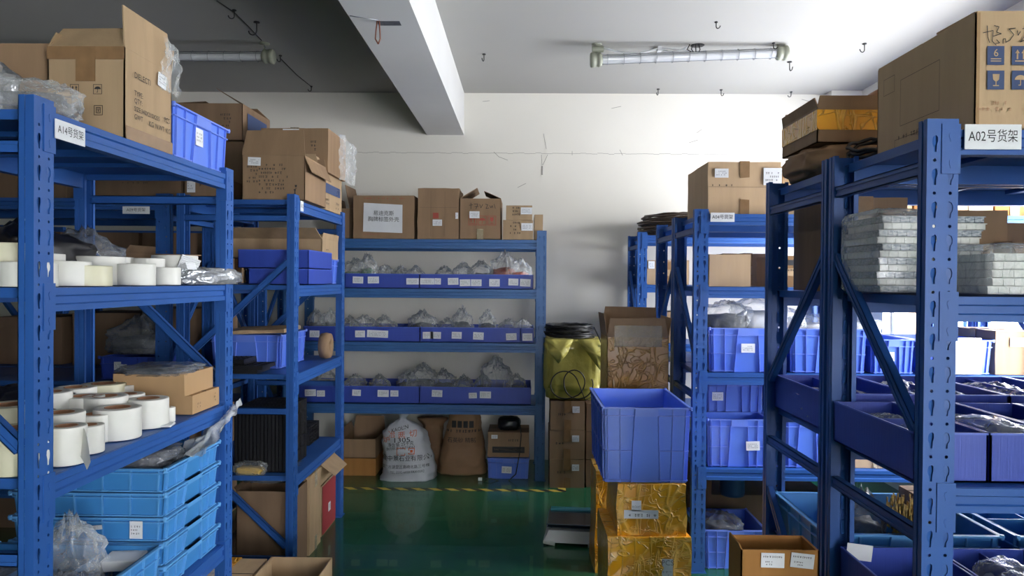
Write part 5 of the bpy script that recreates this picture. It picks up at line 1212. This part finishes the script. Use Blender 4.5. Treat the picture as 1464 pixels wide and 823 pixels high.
# thin tape strips on the near face
mb = MB(); mb.box(-.03, .03, -dc/2-.0045, -dc/2-.003, htop*.62, htop); mb.box(-wc/2, wc/2, -dc/2-.004, -dc/2-.003, htop*.86, htop); obj('packing_tape', mb, bigc, mats=TAPE)
sheet('loose_tape', None, (wc/2+.018, dc/2-.05, htop+.005), .13, .17, .02, 15, FILM, (R(90), 0, R(90)), n=20, parent=bigc)
carton('brown open carton at the far left on top of the A14 rack', xl-.38, xl-.02, yn+.05, yn+.36, zt1, P(40, 62, Y=yn+.05).z-zt1, col=C2, tape='F', flaps=[('B', 10, .02), ('L', 30, .05)])
bag('clear plastic bag of dark parts slumped behind the A14 sign', (X1-.125*KL, Y1a+.15*KL, zt1), .22*KL, .15*KL, .085*KL, 41, FILM, FILMD, rz=.3, tuft=0, amp=.25)
bag('shiny film bag at the left edge of photo on A14 top', (X1-.27*KL, Y1a+.16*KL, zt1), .16*KL, .16*KL, .15*KL, 43, SILV, None, tuft=.2)
# blue tote end
ta, tb = P(247, 235, X=X1-.01*KL).y, P(322, 242, X=X1-.01*KL).y
tote('lighter blue tote on the end of the A14 rack top', X1-.31*KL, X1-.008*KL, max(ta, yf_+.012), Y1b-.01*KL, zt1, P(300, 172, X=X1-.01*KL).z-zt1, labels=[('R', .42, .55, .06, .065)], handle='LR', taper=.04)
# ---- level 1 (z 1.577) rolls
z = 1.575
def rl(px, pybase, Xd, ro, h, label, grp='label rolls on the A14 upper shelf', zb=None, **kw):
    """roll whose axis point lies Xd behind the shelf front, seen at px"""
    p = P(px, 400, X=X1-Xd*KL); return roll(label, (p.x, p.y, z if zb is None else zb), ro*KL, h*KL, group=grp, **kw)
rl(120, 0, .075, .066, .052, 'wide cream roll nearest the A14 post on the upper shelf', m=ROLLY)
rl(92, 0, .10, .062, .062, 'white roll peeping right of the A14 front post, upper shelf')
rl(140, 0, .17, .072, .082, 'tallest white roll in the second row of the A14 upper shelf')
rl(195, 0, .065, .052, .062, 'white roll with label edges, middle of the A14 upper shelf front')
rl(238, 0, .06, .042, .055, 'small white roll right of the middle one on A14 upper shelf')
rl(212, 0, .16, .05, .085, 'white roll standing behind, middle of A14 upper shelf')
rl(250, 0, .15, .075, .10, 'broad roll under a cardboard disc on the A14 upper shelf')
rl(20, 0, .14, .08, .10, 'large pale roll left of the A14 front post, upper shelf', m=ROLLY)
rl(40, 0, .06, .06, .055, 'small pale roll tight left of the A14 front post')
p = P(255, 365, X=X1-.15*KL); mb = MB(); mb.lathe([(0, 0), (.085, 0), (.085, .004), (0, .004)], n=36); tag(obj('cardboard_disc', mb, loc=(p.x, p.y, z+.1155), rot=(.03, .02, 0), mats=C3), 'thin brown cardboard disc lying on the broad roll', 'cardboard')
def stack_labels(label, px, py, Xd, w, d, h, rz, tilt=0, zb=None):
    p = P(px, py, X=X1-Xd*KL); r = thing('label_stack', label, 'label stack', (p.x, p.y, z if zb is None else zb), rz, None, (0, tilt)); mb = MB()
    for k in range(12): o_ = .0008*math.sin(k*2.3); mb.box(-w/2+o_, w/2+o_, -d/2, d/2, h*k/12, h*(k+.88)/12)
    obj('sheets', mb, r, mats=LABEL); mb = MB(); mb.box(-w*.06, w*.06, -d/2-.0006, d/2+.0006, -.0004, h+.0006); obj('paper_band', mb, r, mats=PAPER); return r
stack_labels('tilted fan of white labels behind the silver bag, A14 rack', 262, 380, .09, .07, .05, .085, .5, .35, z+.025)
stack_labels('white label block leaning at the right, A14 upper shelf', 272, 385, .05, .05, .045, .06, -.4, -.4, z+.02)
p = P(295, 400, X=X1-.05*KL)
bag('silver antistatic bag poking past the A14 rear post', (p.x+.0, p.y-.02, z), .10*KL, .30*KL, .055*KL, 44, SILV, None, rz=-.25, tuft=0, amp=.3)
bag('black crumpled bag behind the rolls on the A14 upper shelf', (X1-.33*KL, 2.26, z), .26*KL, .30*KL, .15*KL, 45, BLK, None, tuft=.2)
bag('smoky bag between black bag and rolls, A14 upper shelf', (X1-.28*KL, 2.50, z), .18*KL, .2*KL, .135*KL, 46, FILMD, GREYC, tuft=.4)
carton('cream-brown carton behind the rolls at left of A14 upper shelf', X1-.52*KL, X1-.30*KL, 1.87, 2.08, z, .14*KL, col=C1, tape='')
# ---- level 2 (z 1.148) rolls
z = 1.0895
G2 = 'label rolls on the A14 middle shelf'
def r2(px, Xd, ro, h, label, **kw):
    p = P(px, 600, X=X1-Xd*KL); return roll(label, (p.x, p.y, z+kw.pop('dz', 0)), ro*KL, h*KL, group=G2, **kw)
r2(212, .07, .058, .085, 'crisp white roll with brown core before the kraft boxes')
r2(240, .045, .022, .045, 'tiny white roll at right before the kraft boxes', ri=.008)
r2(168, .075, .062, .085, 'large white roll left of the crisp one on the A14 middle shelf')
r2(150, .17, .062, .10, 'white roll with brown core ring, second row of A14 middle shelf')
r2(125, .055, .04, .07, 'slim white roll bundle at front of the A14 middle shelf')
r2(95, .04, .045, .09, 'white roll with a loose strip drooping, nearest A14 post', tail=True)
for q_, xd_, ro_, h_, l_ in ((182, .16, .05, .09, 'white roll squeezed behind the crisp one'), (108, .32, .06, .11, 'rear roll left of the curling cream one'), (135, .11, .045, .075, 'low white roll between the slim and the large one'), (70, .30, .06, .12, 'rear tall roll hidden partly by the A14 post'), (200, .30, .05, .085, 'rear white roll next to the kraft boxes')): r2(q_, xd_, ro_, h_, l_+', A14 middle shelf')
for q_, xd_, ro_, h_, l_ in ((165, .24, .06, .095, 'rear white roll near the black bag'), (110, .22, .055, .08, 'second row white roll near the A14 post'), (178, .13, .045, .07, 'white roll between the front rolls'), (60, .19, .06, .09, 'white roll partly behind the A14 post')): p = P(q_, 400, X=X1-xd_*KL); roll(l_+', A14 upper shelf', (p.x, p.y, 1.578), ro_, h_, group='label rolls on the A14 upper shelf')
r2(88, .13, .055, .10, 'roll printed with green recycling marks by the A14 post')
r2(120, .23, .055, .10, 'roll in the third row behind the green marked one')
r2(148, .28, .065, .11, 'cream roll with curling edge in the rear of A14 middle shelf', m=ROLLY)
r2(172, .25, .05, .10, 'white roll beside the kraft boxes at the rear, A14 middle shelf')
r2(30, .10, .065, .10, 'wide roll left of the A14 post on the middle shelf', m=ROLLY)
r2(50, .03, .03, .08, 'narrow roll hidden left of the A14 post, middle shelf')
r2(15, .22, .07, .13, 'tall cream roll at the left photo edge, middle shelf', m=ROLLY)
q = P(88, 575, X=X1-.13*KL)
# kraft boxes
ya_ = P(262, 575, X=X1-.02*KL).y; yb_ = Y1b-.05*k
kb0 = carton('lower flat kraft box near the end of the A14 middle shelf', X1-.27*KL, X1-.02*KL, P(275, 600, X=X1-.02*KL).y, Y1b-.082, z, .062*KL, col=C6, tape='', marks=[small_print('R', .2, .5, .03, .035, 3, 5), small_print('R', .8, .55, .025, .04, 3, 6)], amp=.001)
kb1 = carton('upper flat kraft box topped with film, A14 middle shelf', X1-.27*KL, X1-.035*KL, P(268, 600, X=X1-.02*KL).y+.01, Y1b-.09*KL, z+.072, .073*KL, col=C6, tape='', flaps=None, amp=.001)
bag('flattened grey film packet lying on the upper kraft box', (X1-.15*KL, (P(270, 600, X=X1).y+Y1b)/2-.05, z+.146), .21*KL, .2*KL, .03*KL, 47, FILMD, GREYC, tuft=0, amp=.35)
mb = MB(); p = P(232, 628, X=X1-.03*KL); mb.bev(-.04, .04, -.03, .03, 0, .008, .002); tag(obj('white_card', mb, loc=(p.x-.0, p.y-.01, z+.0005), rot=(0, 0, .2), mats=PAPER), 'flat white card lying before the kraft boxes', 'card')
bag('black plastic sheet crumpled behind the rolls, A14 middle shelf', (X1-.40*KL, 2.28, z), .24*KL, .42*KL, .13*KL, 48, BLK, None, tuft=.1)
# ---- level 3 (z .642)
z = .518
c0 = P(140, 765, X=X1-.02*KL)
ya3 = P(222, 700, X=X1-.02*KL).y
hs_ = [(.135)]*5
zc_ = z; 
lab5 = ['bottom', 'second lowest', 'middle', 'second highest', 'topmost']
ys0, ys1 = P(236, 700, X=X1-.015*KL).y, Y1b-.079
tn = 5; th = (P(300, 640, X=X1-.015*KL).z-z)/tn
th = max(.075, min(.097, th))
for k in range(tn):
    lb = []
    if k == 3: lb = []
    if k == 2: lb = [('F', .22, .5, .05, .05), ('F', .42, .55, .05, .02, .15), ('F', .56, .58, .04, .015, .1), ('F', .82, .5, .045, .06)]
    tote('light blue crate, %s of the stack of five on the A14 rack' % lab5[k], X1-.50*KL, X1-.012*KL, ys0, ys1, z+k*(th+.002), th, TOTE_L, labels=lb, group='stacked light blue crates', taper=.03, ribs=4, handle='LR', midrib=False)
ztop = z+tn*(th+.002)
sheet('film_strip', 'clear torn film stuck up over the topmost light blue crate', (X1+.0, ys1-.10*KL, ztop+.06), .17*KL, .30*KL, .022*KL, 49, film('milky_film', opacity=.35), (R(28), R(-18), R(-22)), taper=.6)
bag('dark film bag lying in the topmost light blue crate', (X1-.22*KL, ys0+.15*KL, ztop-.035), .3*KL, .2*KL, .07*KL, 50, FILMD, GREYC, tuft=.1)
tote('light blue divided crate in front of the crate stack, A14 rack', X1-.52*KL, X1-.012*KL, Y1a+.09*KL, ys0-.012*KL, z, .15*KL, TOTE_L, div=(3, 2), taper=.03, ribs=5, handle='', midrib=False)
ym = (Y1a+.09*KL+ys0)/2
bag('crinkled silver-clear bag sticking up in the divided crate', (X1-.20*KL, ys0-.17*KL, z+.03), .15*KL, .16*KL, .19*KL, 51, FILM, FILMD, tuft=.5, amp=.35)
bag('dark shiny bag at the front of the divided crate', (X1-.14*KL, ym-.05*KL, z+.03), .16*KL, .2*KL, .14*KL, 52, FILMD, BLK, tuft=.1)
bag('grey film bag at the left in the divided crate', (X1-.36*KL, ym, z+.02), .18*KL, .24*KL, .15*KL, 53, FILMD, GREYC, tuft=.2)
r = thing('white_box', 'small white box with a slot resting in the divided crate', 'box', (P(178, 785, X=X1-.10*KL).x, P(178, 785, X=X1-.10*KL).y, z+.12), .15)
mb = MB(); mb.bev(-.06, .06, -.05, .05, 0, .035, .003); obj('box_body', mb, r, mats=PAPER); mb = MB(); mb.box(.0602, .061, -.01, .012, .018, .024); mb.box(.0602, .061, -.025, -.018, .012, .022); obj('slot', mb, r, mats=INK)
mb = MB(); mb.box(-.08, .08, -.001, .001, 0, .1); tag(obj('printed_paper', mb, loc=(X1-.2*KL, ys0-.03*KL, z+.06), rot=(-.2, 0, 0), mats=PAPER), 'white paper standing at the far end of divided crate', 'paper')
# ---- cartons low in the aisle, bottom edge of photo
za = .36
Yc = 3.42
xa, xb = xr(388, Yc, 800), xr(475, Yc, 800); zo = zr(796, 430, Yc)
carton('open tan carton at the bottom of photo beside the A14 rack', xa, xb, Yc-.34, Yc, 0, zo, col=C1, tape='', flaps=[('F', 172, .1), ('L', 168, .08)])
xl_ = xr(300, Yc, 800)
cc = carton('tan carton with yellow tape and papers, bottom edge of photo', xl_-.02, xa-.02, Yc-.36, Yc, 0, zo-.01, col=C4, tape='B', tapem=YEL)
mb = MB(); mb.box(-.12, .12, -.14, .14, 0, .004); tag(obj('plastic_sleeve', blob(.2, .22, .03, 6, .2, 3, 4, 0, .5), loc=(xl_+.06, Yc-.22, zo-.006), mats=FILM), 'glossy film sleeve lying on the yellow taped carton, bottom edge', 'plastic wrap')
# racks left/behind: dark fill
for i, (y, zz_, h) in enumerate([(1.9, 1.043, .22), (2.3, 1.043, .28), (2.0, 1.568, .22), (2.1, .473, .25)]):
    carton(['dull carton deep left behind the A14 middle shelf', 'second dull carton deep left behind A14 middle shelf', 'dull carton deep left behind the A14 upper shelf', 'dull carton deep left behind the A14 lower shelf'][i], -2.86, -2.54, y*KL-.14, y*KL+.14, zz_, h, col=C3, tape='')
